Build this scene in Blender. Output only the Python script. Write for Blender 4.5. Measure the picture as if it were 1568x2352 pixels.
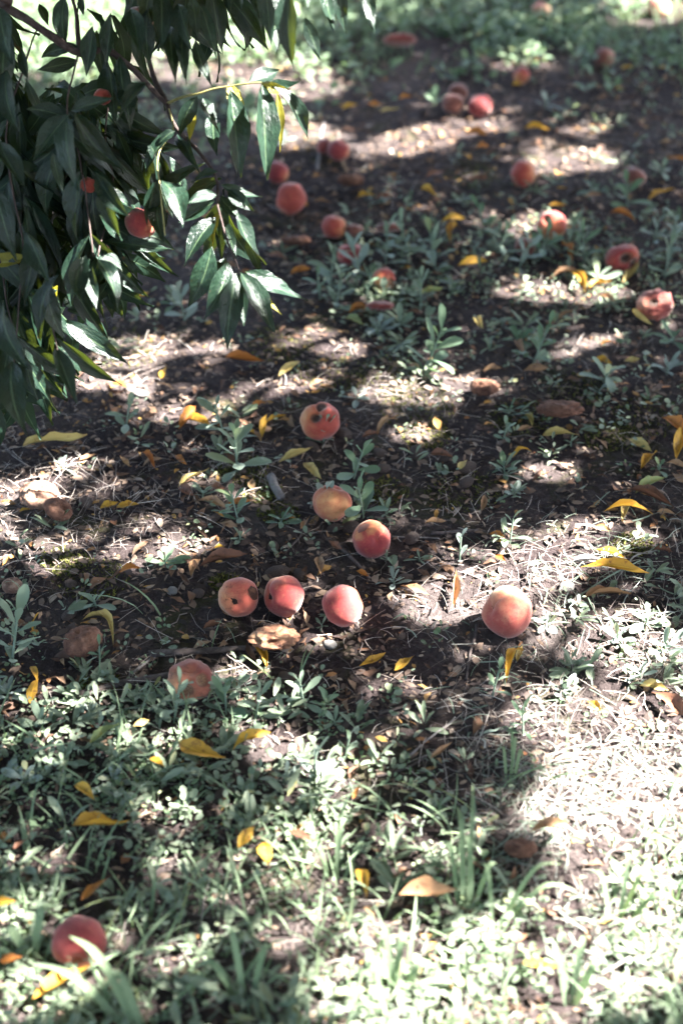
import bpy, math, random
import numpy as np
from mathutils import Vector, Matrix, noise

for o in list(bpy.data.objects):
    bpy.data.objects.remove(o)
random.seed(7)
rng = np.random.default_rng(7)
scene = bpy.context.scene
COL = scene.collection

# ------------------------------------------------------------------ camera, sky, sun, exposure
CAM_H, PITCH, W0, H0 = 1.58, math.radians(37.0), 1568.0, 2352.0
F = 50.0 / 24.0 * W0
cam_data = bpy.data.cameras.new("camera")
cam = bpy.data.objects.new("camera", cam_data)
COL.objects.link(cam)
cam.location = (0, 0, CAM_H)
cam.rotation_euler = (math.radians(90) - PITCH, 0, 0)
cam_data.sensor_fit = 'VERTICAL'
cam_data.sensor_height = 36.0
cam_data.lens = 50.0
cam_data.clip_start = 0.05
cam_data.clip_end = 2000.0
cam_data.dof.use_dof = True
cam_data.dof.focus_distance = 2.42
cam_data.dof.aperture_fstop = 2.1
scene.camera = cam

SUN = Vector((0.62, 0.02, 0.785)).normalized()
world = bpy.data.worlds.new("World")
scene.world = world
world.use_nodes = True
wn = world.node_tree
wn.nodes.clear()
w_out = wn.nodes.new("ShaderNodeOutputWorld")
w_bg = wn.nodes.new("ShaderNodeBackground")
w_sky = wn.nodes.new("ShaderNodeTexSky")
w_sky.sky_type = 'NISHITA'
w_sky.sun_disc = False
w_sky.sun_elevation = math.asin(SUN.z)
w_sky.sun_rotation = math.atan2(SUN.x, SUN.y)
w_sky.air_density = 0.7
w_sky.dust_density = 2.0
w_sky.ozone_density = 0.4
w_bg.inputs["Strength"].default_value = 0.06
wn.links.new(w_sky.outputs[0], w_bg.inputs[0])
wn.links.new(w_bg.outputs[0], w_out.inputs[0])

sun_data = bpy.data.lights.new("sun", 'SUN')
sun_data.energy = 5.0
sun_data.angle = math.radians(0.53)
sun_data.color = (1.0, 0.975, 0.94)
sun = bpy.data.objects.new("sun", sun_data)
COL.objects.link(sun)
sun.rotation_euler = SUN.to_track_quat('Z', 'Y').to_euler()
sun.location = (5, 0, 8)

scene.view_settings.view_transform = 'Standard'
scene.view_settings.look = 'None'
scene.view_settings.gamma = 1.0
scene.view_settings.use_curve_mapping = False
scene.view_settings.exposure = 3.85
scene.cycles.max_bounces = 8
scene.cycles.diffuse_bounces = 5
scene.cycles.transmission_bounces = 5

# ------------------------------------------------------------------ geometry of the view
CAMP = np.array((0, 0, CAM_H))
FWD = np.array((0, math.cos(PITCH), -math.sin(PITCH)))
UPV = np.array((0, math.sin(PITCH), math.cos(PITCH)))
RGT = np.array((1.0, 0, 0))


def height(x, y):
    k = 1.0 / (1.0 + max(0.0, math.hypot(x, y - 3) - 8) * 0.2)
    return k * (0.014 * noise.noise((x * 1.1, y * 1.1, 3.1)) + 0.006 * noise.noise((x * 4.3, y * 4.3, 1.7))
                + 0.0035 * noise.noise((x * 13, y * 13, 5.2)) + 0.002 * noise.noise((x * 34, y * 34, 8.8)))


def ray(px, py):
    return FWD + RGT * ((px - W0 / 2) / F) + UPV * (-(py - H0 / 2) / F)


def gp(px, py, lift=0.0):
    """ground point seen at a place of the photograph"""
    r = ray(px, py)
    z = lift
    for _ in range(4):
        t = (z - CAM_H) / r[2]
        p = CAMP + r * t
        z = height(p[0], p[1]) + lift
    p[2] = z
    return Vector(p)


def at(px, py, d):
    return Vector(CAMP + ray(px, py) * d)


def depth(p):
    return float(np.dot(np.array(p) - CAMP, FWD))


def proj(P):
    R = np.asarray(P) - CAMP
    dz = R @ FWD
    dz = np.where(dz < 0.05, 0.05, dz)
    return W0 / 2 + F * (R @ RGT) / dz, H0 / 2 - F * (R @ UPV) / dz


# ------------------------------------------------------------------ materials
def nodes_of(name):
    m = bpy.data.materials.new(name)
    m.use_nodes = True
    t = m.node_tree
    t.nodes.clear()
    return m, t


def N(t, kind, **kw):
    n = t.nodes.new(kind)
    for k, v in kw.items():
        setattr(n, k, v)
    return n


def ramp(t, fac, stops, interp='LINEAR'):
    r = N(t, "ShaderNodeValToRGB")
    r.color_ramp.interpolation = interp
    e = r.color_ramp.elements
    while len(e) < len(stops):
        e.new(0.5)
    for i, (p, c) in enumerate(stops):
        e[i].position = p
        e[i].color = (*c, 1) if len(c) == 3 else c
    t.links.new(fac, r.inputs[0])
    return r.outputs[0]


def noise_tex(t, scale, detail=4, rough=0.6, vec=None, dist=0.0):
    n = N(t, "ShaderNodeTexNoise")
    n.inputs["Scale"].default_value = scale
    n.inputs["Detail"].default_value = detail
    n.inputs["Roughness"].default_value = rough
    n.inputs["Distortion"].default_value = dist
    if vec is not None:
        t.links.new(vec, n.inputs["Vector"])
    return n.outputs["Fac"]


def mixc(t, fac, a, b, mode='MIX'):
    m = N(t, "ShaderNodeMix", data_type='RGBA', blend_type=mode)
    if isinstance(fac, float):
        m.inputs[0].default_value = fac
    else:
        t.links.new(fac, m.inputs[0])
    for i, c in ((6, a), (7, b)):
        if isinstance(c, tuple):
            m.inputs[i].default_value = (*c, 1)
        else:
            t.links.new(c, m.inputs[i])
    return m.outputs[2]


def math_n(t, op, a, b=None, clamp=False):
    m = N(t, "ShaderNodeMath", operation=op, use_clamp=clamp)
    for i, v in enumerate((a, b)):
        if v is None:
            continue
        if isinstance(v, (int, float)):
            m.inputs[i].default_value = v
        else:
            t.links.new(v, m.inputs[i])
    return m.outputs[0]


def bump(t, h, strength, dist):
    b = N(t, "ShaderNodeBump")
    b.inputs["Strength"].default_value = strength
    b.inputs["Distance"].default_value = dist
    t.links.new(h, b.inputs["Height"])
    return b.outputs[0]


def finish(t, color, rough=0.7, normal=None, spec=0.4, trans=None, trans_fac=0.0, sheen=0.0, sheen_tint=(1, 0.9, 0.8), sss=0.0):
    p = N(t, "ShaderNodeBsdfPrincipled")
    if isinstance(color, tuple):
        p.inputs["Base Color"].default_value = (*color, 1)
    else:
        t.links.new(color, p.inputs["Base Color"])
    if isinstance(rough, float):
        p.inputs["Roughness"].default_value = rough
    else:
        t.links.new(rough, p.inputs["Roughness"])
    p.inputs["Specular IOR Level"].default_value = spec
    if sheen:
        p.inputs["Sheen Weight"].default_value = sheen
        p.inputs["Sheen Roughness"].default_value = 0.5
        p.inputs["Sheen Tint"].default_value = (*sheen_tint, 1)
    if normal is not None:
        t.links.new(normal, p.inputs["Normal"])
    out = N(t, "ShaderNodeOutputMaterial")
    sh = p.outputs[0]
    if trans is not None:
        tr = N(t, "ShaderNodeBsdfTranslucent")
        if isinstance(trans, tuple):
            tr.inputs[0].default_value = (*trans, 1)
        else:
            t.links.new(trans, tr.inputs[0])
        if normal is not None:
            t.links.new(normal, tr.inputs["Normal"])
        mx = N(t, "ShaderNodeMixShader")
        mx.inputs[0].default_value = trans_fac
        t.links.new(p.outputs[0], mx.inputs[1])
        t.links.new(tr.outputs[0], mx.inputs[2])
        sh = mx.outputs[0]
    t.links.new(sh, out.inputs[0])


def obj_random(t):
    return N(t, "ShaderNodeObjectInfo").outputs["Random"]


def island_random(t):
    return N(t, "ShaderNodeNewGeometry").outputs["Random Per Island"]


def coord(t, which="Object"):
    return N(t, "ShaderNodeTexCoord").outputs[which]


def make_soil():
    m, t = nodes_of("orchard_soil")
    v = coord(t)
    fine = noise_tex(t, 160, 6, 0.7, v)
    med = noise_tex(t, 38, 5, 0.65, v)
    big = noise_tex(t, 3.2, 4, 0.6, v)
    c = ramp(t, fine, [(0.30, (0.016, 0.011, 0.011)), (0.50, (0.040, 0.028, 0.029)), (0.70, (0.108, 0.083, 0.080))])
    c2 = ramp(t, med, [(0.35, (0.020, 0.014, 0.013)), (0.72, (0.095, 0.072, 0.066))])
    c = mixc(t, 0.5, c, c2)
    dry = ramp(t, big, [(0.45, (0, 0, 0)), (0.68, (1, 1, 1))])
    dryf = math_n(t, 'MULTIPLY', N_sep(t, dry), 0.35)
    c = mixc(t, dryf, c, (0.20, 0.165, 0.150))
    mossn = noise_tex(t, 5.5, 5, 0.7, v, 0.5)
    mossf = ramp(t, mossn, [(0.56, (0, 0, 0)), (0.66, (1, 1, 1))])
    mossf = math_n(t, 'MULTIPLY', N_sep(t, mossf), 0.5)
    c = mixc(t, mossf, c, (0.070, 0.074, 0.022))
    h = math_n(t, 'ADD', fine, math_n(t, 'MULTIPLY', med, 1.6))
    finish(t, c, 0.95, bump(t, h, 0.9, 0.012), 0.15)
    return m


def N_sep(t, col):
    r = N(t, "ShaderNodeRGBToBW")
    t.links.new(col, r.inputs[0])
    return r.outputs[0]


def make_tree_leaf(name, dark, light, vein, trans, tf=0.3, rough=0.36, per='object', spec=0.5):
    m, t = nodes_of(name)
    uv = N(t, "ShaderNodeUVMap")
    sx = N(t, "ShaderNodeSeparateXYZ")
    t.links.new(uv.outputs[0], sx.inputs[0])
    r = obj_random(t) if per == 'object' else island_random(t)
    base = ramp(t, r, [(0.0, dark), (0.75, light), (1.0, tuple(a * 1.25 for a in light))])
    v = coord(t)
    blot = noise_tex(t, 9.0, 4, 0.6, v)
    base = mixc(t, ramp_f(t, blot, 0.35, 0.75), base, tuple(a * 0.7 for a in dark))
    mid = math_n(t, 'ABSOLUTE', math_n(t, 'SUBTRACT', sx.outputs[1], 0.5))
    midf = math_n(t, 'LESS_THAN', mid, 0.035)
    # side veins slanting away from the midrib
    ph = math_n(t, 'ADD', math_n(t, 'MULTIPLY', sx.outputs[0], 75.0), math_n(t, 'MULTIPLY', mid, -26.0))
    wv = math_n(t, 'SINE', ph)
    side = math_n(t, 'MULTIPLY', math_n(t, 'GREATER_THAN', wv, 0.93), 0.10)
    base = mixc(t, math_n(t, 'MAXIMUM', math_n(t, 'MULTIPLY', midf, 0.7), side), base, vein)
    spots = noise_tex(t, 26.0, 2, 0.5, v)
    base = mixc(t, ramp_f(t, spots, 0.71, 0.74), base, (0.075, 0.045, 0.02))
    h = math_n(t, 'ADD', math_n(t, 'MULTIPLY', wv, 0.035), math_n(t, 'MULTIPLY', blot, 2.2))
    tr = mixc(t, 0.6, base, trans)
    finish(t, base, rough, bump(t, h, 0.35, 0.004), spec, tr, tf)
    return m


def ramp_f(t, fac, a, b):
    m = N(t, "ShaderNodeMapRange")
    m.clamp = True
    t.links.new(fac, m.inputs[0])
    m.inputs[1].default_value = a
    m.inputs[2].default_value = b
    return m.outputs[0]


def make_fallen(name, c1, c2, c3, tf=0.25):
    """a dropped leaf: c1 body, c2 variation, c3 browned edges and spots"""
    m, t = nodes_of(name)
    uv = N(t, "ShaderNodeUVMap")
    sx = N(t, "ShaderNodeSeparateXYZ")
    t.links.new(uv.outputs[0], sx.inputs[0])
    v = coord(t)
    n1 = noise_tex(t, 45, 4, 0.6, v)
    r = obj_random(t)
    base = mixc(t, r, c1, c2)
    base = mixc(t, ramp_f(t, n1, 0.4, 0.75), base, c2)
    n2 = noise_tex(t, 70, 5, 0.7, v)
    endf = ramp_f(t, math_n(t, 'ABSOLUTE', math_n(t, 'SUBTRACT', sx.outputs[0], 0.5)), 0.36, 0.52)
    f = math_n(t, 'ADD', ramp_f(t, n2, 0.56, 0.68), math_n(t, 'MULTIPLY', endf, 0.8), clamp=True)
    base = mixc(t, math_n(t, 'MULTIPLY', f, 0.8), base, c3)
    mid = math_n(t, 'ABSOLUTE', math_n(t, 'SUBTRACT', sx.outputs[1], 0.5))
    base = mixc(t, math_n(t, 'MULTIPLY', math_n(t, 'LESS_THAN', mid, 0.035), 0.5), base, tuple(min(1, a * 1.3) for a in c1))
    h = math_n(t, 'ADD', n1, math_n(t, 'MULTIPLY', n2, 0.4))
    finish(t, base, 0.6, bump(t, h, 0.4, 0.003), 0.35, base, tf)
    return m


def make_weed(name, dark, light, per='object', tf=0.2):
    m, t = nodes_of(name)
    r = obj_random(t) if per == 'object' else island_random(t)
    v = coord(t)
    base = ramp(t, r, [(0.0, dark), (0.6, light), (0.93, tuple(a * 1.2 for a in light)), (1.0, (light[0] * 1.6, light[1] * 1.25, light[2] * 0.7))])
    n1 = noise_tex(t, 120, 3, 0.6, v)
    base = mixc(t, ramp_f(t, n1, 0.35, 0.8), base, tuple(a * 1.1 for a in light))
    finish(t, base, 0.62, bump(t, n1, 0.3, 0.002), 0.35, mixc(t, 0.5, base, (0.2, 0.32, 0.08)), tf, sheen=0.25, sheen_tint=(0.85, 0.95, 0.95))
    return m


def make_peach(name, red, orange, pale, sheen=0.42, spots=0.0):
    m, t = nodes_of(name)
    v = coord(t, "Generated")
    sep = N(t, "ShaderNodeSeparateXYZ")
    t.links.new(v, sep.inputs[0])
    oi = N(t, "ShaderNodeObjectInfo")
    off = N(t, "ShaderNodeVectorMath", operation='ADD')
    t.links.new(v, off.inputs[0])
    cmb = N(t, "ShaderNodeCombineXYZ")
    t.links.new(math_n(t, 'MULTIPLY', oi.outputs["Random"], 37.0), cmb.inputs[0])
    t.links.new(cmb.outputs[0], off.inputs[1])
    vv = off.outputs[0]
    n1 = noise_tex(t, 2.4, 4, 0.55, vv, 0.3)
    n2 = noise_tex(t, 34, 5, 0.75, vv)
    f = math_n(t, 'ADD', math_n(t, 'MULTIPLY', sep.outputs[0], 0.75), math_n(t, 'MULTIPLY', n1, 0.95))
    f = math_n(t, 'ADD', f, math_n(t, 'MULTIPLY', math_n(t, 'SUBTRACT', n2, 0.5), 0.25))
    base = ramp(t, math_n(t, 'SUBTRACT', f, 0.35), [(0.12, pale), (0.36, orange), (0.62, red), (0.85, tuple(a * 0.72 for a in red))])
    if spots:
        n3 = noise_tex(t, 5.5, 5, 0.7, vv)
        base = mixc(t, math_n(t, 'MULTIPLY', ramp_f(t, n3, 0.56, 0.68), spots), base, (0.055, 0.024, 0.015))
    n4 = noise_tex(t, 16, 2, 0.5, vv)
    base = mixc(t, math_n(t, 'MULTIPLY', ramp_f(t, n4, 0.70, 0.75), 0.6), base, (0.14, 0.05, 0.035))
    n5 = noise_tex(t, 9, 6, 0.75, vv, 0.8)
    base = mixc(t, math_n(t, 'MULTIPLY', ramp_f(t, n5, 0.52, 0.74), 0.28), base, pale)
    base = mixc(t, math_n(t, 'MULTIPLY', ramp_f(t, n5, 0.46, 0.30), 0.45), base, tuple(a * 0.6 for a in red))
    at_ = N(t, "ShaderNodeAttribute", attribute_name="decay")
    dec = math_n(t, 'ADD', at_.outputs["Fac"], math_n(t, 'MULTIPLY', math_n(t, 'SUBTRACT', n5, 0.5), 0.45))
    ring = ramp_f(t, dec, 0.10, 0.38)
    base = mixc(t, math_n(t, 'MULTIPLY', ring, 0.85), base, (0.13, 0.055, 0.03))
    core = mixc(t, ramp_f(t, n2, 0.35, 0.7), (0.03, 0.014, 0.010), oi.outputs["Color"])
    base = mixc(t, ramp_f(t, dec, 0.42, 0.72), base, core)
    fz = noise_tex(t, 230, 2, 0.6, vv)
    finish(t, base, 0.72, bump(t, math_n(t, 'ADD', fz, math_n(t, 'MULTIPLY', n2, 0.5)), 0.25, 0.0012), 0.25, sheen=sheen, sheen_tint=(1.0, 0.82, 0.72))
    return m


def make_rough(name, c1, c2, c3, scale=60, rough=0.85, bstr=0.8, bdist=0.004, per_obj=0.3):
    m, t = nodes_of(name)
    v = coord(t)
    n1 = noise_tex(t, scale, 5, 0.7, v, 0.4)
    n2 = noise_tex(t, scale * 3.3, 4, 0.7, v)
    base = ramp(t, n1, [(0.34, c1), (0.52, c2), (0.70, c3)])
    r = obj_random(t)
    base = mixc(t, math_n(t, 'MULTIPLY', r, per_obj), base, c1)
    finish(t, base, rough, bump(t, math_n(t, 'ADD', n1, math_n(t, 'MULTIPLY', n2, 0.6)), bstr, bdist), 0.25)
    return m


def make_islands(name, stops, rough=0.8, tf=0.0, interp='LINEAR', sheen=0.0):
    m, t = nodes_of(name)
    base = ramp(t, island_random(t), stops, interp)
    n1 = noise_tex(t, 90, 3, 0.6, coord(t))
    base = mixc(t, math_n(t, 'MULTIPLY', n1, 0.35), base, (0.02, 0.018, 0.015))
    finish(t, base, rough, None, 0.3, base if tf else None, tf, sheen=sheen)
    return m


M = {}
M['soil'] = make_soil()
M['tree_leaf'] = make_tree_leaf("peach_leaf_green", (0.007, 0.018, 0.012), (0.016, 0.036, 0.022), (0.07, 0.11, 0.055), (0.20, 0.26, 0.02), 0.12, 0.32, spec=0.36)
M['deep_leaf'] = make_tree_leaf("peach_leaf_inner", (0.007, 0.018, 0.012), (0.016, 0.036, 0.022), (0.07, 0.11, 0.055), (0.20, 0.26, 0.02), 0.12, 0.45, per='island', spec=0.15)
M['tree_leaf_yellow'] = make_tree_leaf("peach_leaf_yellowing", (0.22, 0.20, 0.02), (0.32, 0.28, 0.03), (0.4, 0.38, 0.1), (0.5, 0.42, 0.03), 0.4)
M['canopy_leaf'] = make_tree_leaf("canopy_leaf_green", (0.022, 0.05, 0.03), (0.04, 0.085, 0.045), (0.12, 0.18, 0.09), (0.24, 0.30, 0.05), 0.25, per='island')
M['bark'] = make_rough("peach_bark", (0.035, 0.024, 0.022), (0.075, 0.052, 0.046), (0.13, 0.10, 0.09), 45)
M['twig_green'] = make_rough("young_twig", (0.16, 0.15, 0.05), (0.28, 0.25, 0.10), (0.36, 0.30, 0.16), 40, 0.55, 0.2)
M['yellow'] = make_fallen("fallen_leaf_golden", (0.60, 0.355, 0.045), (0.50, 0.26, 0.03), (0.18, 0.075, 0.025))
M['pale'] = make_fallen("fallen_leaf_pale_yellow", (0.54, 0.43, 0.16), (0.48, 0.35, 0.11), (0.25, 0.13, 0.05))
M['orange'] = make_fallen("fallen_leaf_orange", (0.50, 0.20, 0.035), (0.42, 0.15, 0.03), (0.16, 0.06, 0.025))
M['tan'] = make_fallen("fallen_leaf_tan", (0.36, 0.22, 0.115), (0.28, 0.155, 0.075), (0.13, 0.065, 0.04), 0.1)
M['brown'] = make_fallen("fallen_leaf_brown", (0.21, 0.095, 0.05), (0.16, 0.07, 0.04), (0.06, 0.03, 0.02), 0.05)
M['green'] = make_fallen("fallen_leaf_greenish", (0.30, 0.33, 0.10), (0.25, 0.30, 0.13), (0.35, 0.22, 0.05))
M['grey'] = make_fallen("fallen_leaf_grey", (0.30, 0.28, 0.27), (0.24, 0.23, 0.23), (0.14, 0.12, 0.11), 0.05)
M['weed'] = make_weed("cudweed_leaf", (0.108, 0.150, 0.095), (0.180, 0.232, 0.158))
M['weed_green'] = make_weed("cudweed_leaf_green", (0.060, 0.115, 0.060), (0.120, 0.185, 0.105))
M['weed_grey'] = make_weed("cudweed_leaf_grey", (0.140, 0.180, 0.150), (0.230, 0.275, 0.235))
M['weed_stem'] = make_rough("cudweed_stem", (0.12, 0.17, 0.12), (0.19, 0.25, 0.18), (0.26, 0.30, 0.22), 60, 0.7, 0.2)
M['cover'] = make_weed("cover_leaf", (0.066, 0.096, 0.047), (0.185, 0.220, 0.146), 'island')
M['lush'] = make_weed("lush_cover_leaf", (0.055, 0.105, 0.045), (0.15, 0.21, 0.115), 'island', 0.3)
M['grass'] = make_weed("grass_blade", (0.076, 0.125, 0.058), (0.170, 0.225, 0.128), 'island', 0.3)
M['blade'] = make_weed("tuft_blade", (0.095, 0.150, 0.070), (0.175, 0.232, 0.125), 'object', 0.3)
M['peach_orange'] = make_peach("peach_skin_orange", (0.34, 0.048, 0.032), (0.44, 0.118, 0.050), (0.54, 0.25, 0.10))
M['peach_rosy'] = make_peach("peach_skin_rosy", (0.29, 0.034, 0.032), (0.42, 0.095, 0.045), (0.56, 0.28, 0.12))
M['peach_red'] = make_peach("peach_skin_dark_red", (0.20, 0.020, 0.024), (0.32, 0.045, 0.034), (0.50, 0.20, 0.08))
M['peach_pale'] = make_peach("peach_skin_pale", (0.42, 0.12, 0.08), (0.58, 0.30, 0.17), (0.66, 0.46, 0.28))
M['peach_sunlit'] = make_peach("peach_skin_sun_shade", (0.34, 0.060, 0.045), (0.52, 0.22, 0.12), (0.60, 0.36, 0.20))  # cream and red stand in for the sunlit top and shaded underside
M['peach_hanging'] = make_peach("peach_skin_hanging", (0.34, 0.05, 0.03), (0.42, 0.10, 0.045), (0.46, 0.17, 0.07))
M['peach_decay'] = make_peach("peach_skin_decaying", (0.21, 0.045, 0.033), (0.30, 0.10, 0.055), (0.40, 0.20, 0.10), 0.35, 0.7)
M['peach_spotted'] = make_peach("peach_skin_spotted", (0.40, 0.075, 0.045), (0.50, 0.17, 0.075), (0.55, 0.28, 0.12), 0.45, 0.75)
M['peach_brown'] = make_peach("peach_skin_brown", (0.17, 0.052, 0.036), (0.24, 0.09, 0.055), (0.32, 0.16, 0.10), 0.5, 0.5)
M['peach_rot_red'] = make_peach("peach_skin_rotting_red", (0.24, 0.042, 0.034), (0.30, 0.075, 0.05), (0.36, 0.16, 0.10), 0.5, 0.6)
M['flesh_dark'] = make_rough("rotten_flesh_dark", (0.022, 0.010, 0.008), (0.07, 0.03, 0.018), (0.16, 0.07, 0.035), 70)
M['flesh_tan'] = make_rough("rotten_flesh_tan", (0.07, 0.028, 0.018), (0.26, 0.125, 0.07), (0.48, 0.31, 0.18), 50, 0.7)
M['flesh_pale'] = make_rough("dried_flesh_pale", (0.08, 0.04, 0.028), (0.22, 0.13, 0.09), (0.42, 0.30, 0.22), 55, 0.8)
M['dry_skin'] = make_rough("dried_skin_brown", (0.07, 0.032, 0.022), (0.17, 0.08, 0.05), (0.28, 0.15, 0.10), 50)
M['stone'] = make_rough("peach_stone", (0.06, 0.04, 0.033), (0.17, 0.125, 0.105), (0.32, 0.26, 0.225), 110, 0.9, 1.0, 0.006, 0.5)
M['stone_pale'] = make_rough("peach_stone_bleached", (0.22, 0.20, 0.18), (0.38, 0.35, 0.32), (0.52, 0.49, 0.46), 110, 0.9, 1.0, 0.006, 0.3)
M['stick'] = make_rough("dead_stick", (0.05, 0.038, 0.034), (0.11, 0.088, 0.080), (0.20, 0.165, 0.15), 70, 0.9, 0.8, 0.003, 0.4)
M['stick_grey'] = make_rough("weathered_stick", (0.13, 0.115, 0.11), (0.22, 0.20, 0.19), (0.34, 0.31, 0.29), 70, 0.9, 0.8, 0.003, 0.4)
M['scar'] = make_rough("stem_scar", (0.012, 0.008, 0.007), (0.035, 0.018, 0.013), (0.08, 0.04, 0.025), 160)
M['litter'] = make_islands("litter_flakes", [(0.0, (0.028, 0.019, 0.016)), (0.30, (0.085, 0.060, 0.050)), (0.55, (0.17, 0.115, 0.085)), (0.76, (0.22, 0.15, 0.105)), (0.88, (0.34, 0.27, 0.21)), (0.95, (0.24, 0.10, 0.045)), (1.0, (0.45, 0.27, 0.07))], 0.85)
M['dry_litter'] = make_islands("dry_leaf_litter", [(0.0, (0.05, 0.028, 0.02)), (0.4, (0.13, 0.066, 0.04)), (0.7, (0.24, 0.13, 0.075)), (0.88, (0.36, 0.24, 0.15)), (1.0, (0.46, 0.24, 0.05))], 0.75, 0.08)
M['thatch'] = make_islands("dry_thatch", [(0.0, (0.09, 0.068, 0.060)), (0.25, (0.22, 0.18, 0.155)), (0.45, (0.38, 0.345, 0.30)), (0.55, (0.15, 0.20, 0.135)), (0.85, (0.27, 0.33, 0.26)), (1.0, (0.50, 0.49, 0.45))], 0.75, 0.15)
M['sticklet'] = make_islands("sticklets", [(0.0, (0.03, 0.022, 0.02)), (0.6, (0.09, 0.07, 0.063)), (1.0, (0.24, 0.20, 0.18))], 0.85)
M['straw'] = make_islands("straw_strands", [(0.0, (0.03, 0.022, 0.020)), (0.38, (0.13, 0.10, 0.09)), (0.55, (0.32, 0.26, 0.225)), (0.8, (0.50, 0.43, 0.38)), (1.0, (0.64, 0.57, 0.50))], 0.75)
M['moss'] = make_islands("moss_tufts", [(0.0, (0.05, 0.055, 0.012)), (0.6, (0.14, 0.145, 0.035)), (1.0, (0.27, 0.26, 0.07))], 0.9, 0.2)


# ------------------------------------------------------------------ helpers
def mesh_from(name, verts, faces, mats, smooth=True, uv=None, midx=None):
    me = bpy.data.meshes.new(name)
    me.from_pydata([tuple(v) for v in verts], [], faces)
    for m in (mats if isinstance(mats, (list, tuple)) else [mats]):
        me.materials.append(m)
    if smooth:
        me.polygons.foreach_set("use_smooth", [True] * len(me.polygons))
    if midx is not None:
        me.polygons.foreach_set("material_index", midx)
    if uv is not None:
        lay = me.uv_layers.new(name="UVMap")
        li = np.zeros(len(me.loops), dtype=np.int32)
        me.loops.foreach_get("vertex_index", li)
        lay.data.foreach_set("uv", np.asarray(uv, dtype=np.float32)[li].ravel())
    me.update()
    return me


def mesh_np(name, V, T, mats, uv=None, smooth=False):
    """big triangle soup from numpy arrays"""
    me = bpy.data.meshes.new(name)
    nv, nt = len(V), len(T)
    me.vertices.add(nv)
    me.vertices.foreach_set("co", np.ascontiguousarray(V, dtype=np.float32).ravel())
    me.loops.add(nt * 3)
    me.loops.foreach_set("vertex_index", np.ascontiguousarray(T, dtype=np.int32).ravel())
    me.polygons.add(nt)
    me.polygons.foreach_set("loop_start", np.arange(0, nt * 3, 3, dtype=np.int32))
    me.materials.append(mats)
    if smooth:
        me.polygons.foreach_set("use_smooth", np.ones(nt, dtype=bool))
    if uv is not None:
        lay = me.uv_layers.new(name="UVMap")
        lay.data.foreach_set("uv", np.ascontiguousarray(uv[T.ravel()], dtype=np.float32).ravel())
    me.update(calc_edges=True)
    me.validate()
    return me


def link(name, me, parent=None, loc=None):
    o = bpy.data.objects.new(name, me)
    COL.objects.link(o)
    if parent is not None:
        o.parent = parent
    if loc is not None:
        o.location = loc
    return o


def tag(o, label=None, cat=None, group=None, kind=None):
    if label:
        o["label"] = label
    if cat:
        o["category"] = cat
    if group:
        o["group"] = group
    if kind:
        o["kind"] = kind
    return o


def tube_arrays(pts, radii, sides=6):
    pts = [Vector(p) for p in pts]
    V, Fc = [], []
    n = len(pts)
    ref = Vector((0.31, 0.17, 0.93)).normalized()
    for i in range(n):
        tg = (pts[min(i + 1, n - 1)] - pts[max(i - 1, 0)]).normalized()
        a = tg.cross(ref)
        if a.length < 1e-3:
            a = tg.cross(Vector((1, 0, 0)))
        a.normalize()
        b = tg.cross(a)
        for k in range(sides):
            th = 2 * math.pi * k / sides
            V.append(pts[i] + (a * math.cos(th) + b * math.sin(th)) * radii[i])
    for i in range(n - 1):
        for k in range(sides):
            k2 = (k + 1) % sides
            Fc.append((i * sides + k, i * sides + k2, (i + 1) * sides + k2, (i + 1) * sides + k))
    Fc.append(tuple(range(sides - 1, -1, -1)))
    Fc.append(tuple((n - 1) * sides + k for k in range(sides)))
    return V, Fc


def resample(pts, n):
    """smooth polyline through points (Catmull-Rom)"""
    P = [Vector(p) for p in pts]
    if len(P) == 2:
        return [P[0].lerp(P[1], i / n) for i in range(n + 1)]
    out = []
    m = len(P) - 1
    for i in range(n + 1):
        u = i / n * m
        k = min(int(u), m - 1)
        f = u - k
        p0, p1, p2, p3 = P[max(k - 1, 0)], P[k], P[k + 1], P[min(k + 2, m)]
        out.append(0.5 * ((2 * p1) + (p2 - p0) * f + (2 * p0 - 5 * p1 + 4 * p2 - p3) * f * f + (3 * p1 - p0 - 3 * p2 + p3) * f ** 3))
    return out


def tube(name, pts, r0, r1, mat, parent=None, n=16, sides=6, wob=0.0):
    ps = resample(pts, n)
    if wob:
        ps = [p + Vector((noise.noise(p * 23), noise.noise(p * 23 + Vector((9, 0, 0))), noise.noise(p * 23 + Vector((0, 9, 0))))) * wob for p in ps]
    rad = [r0 + (r1 - r0) * i / n + 0.12 * r0 * noise.noise(ps[i] * 60) for i in range(n + 1)]
    V, Fc = tube_arrays(ps, rad, sides)
    base = ps[0].copy()
    if parent is None:
        return link(name, mesh_from(name, [v - base for v in V], Fc, mat), None, base)
    return link(name, mesh_from(name, V, Fc, mat), parent)


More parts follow.
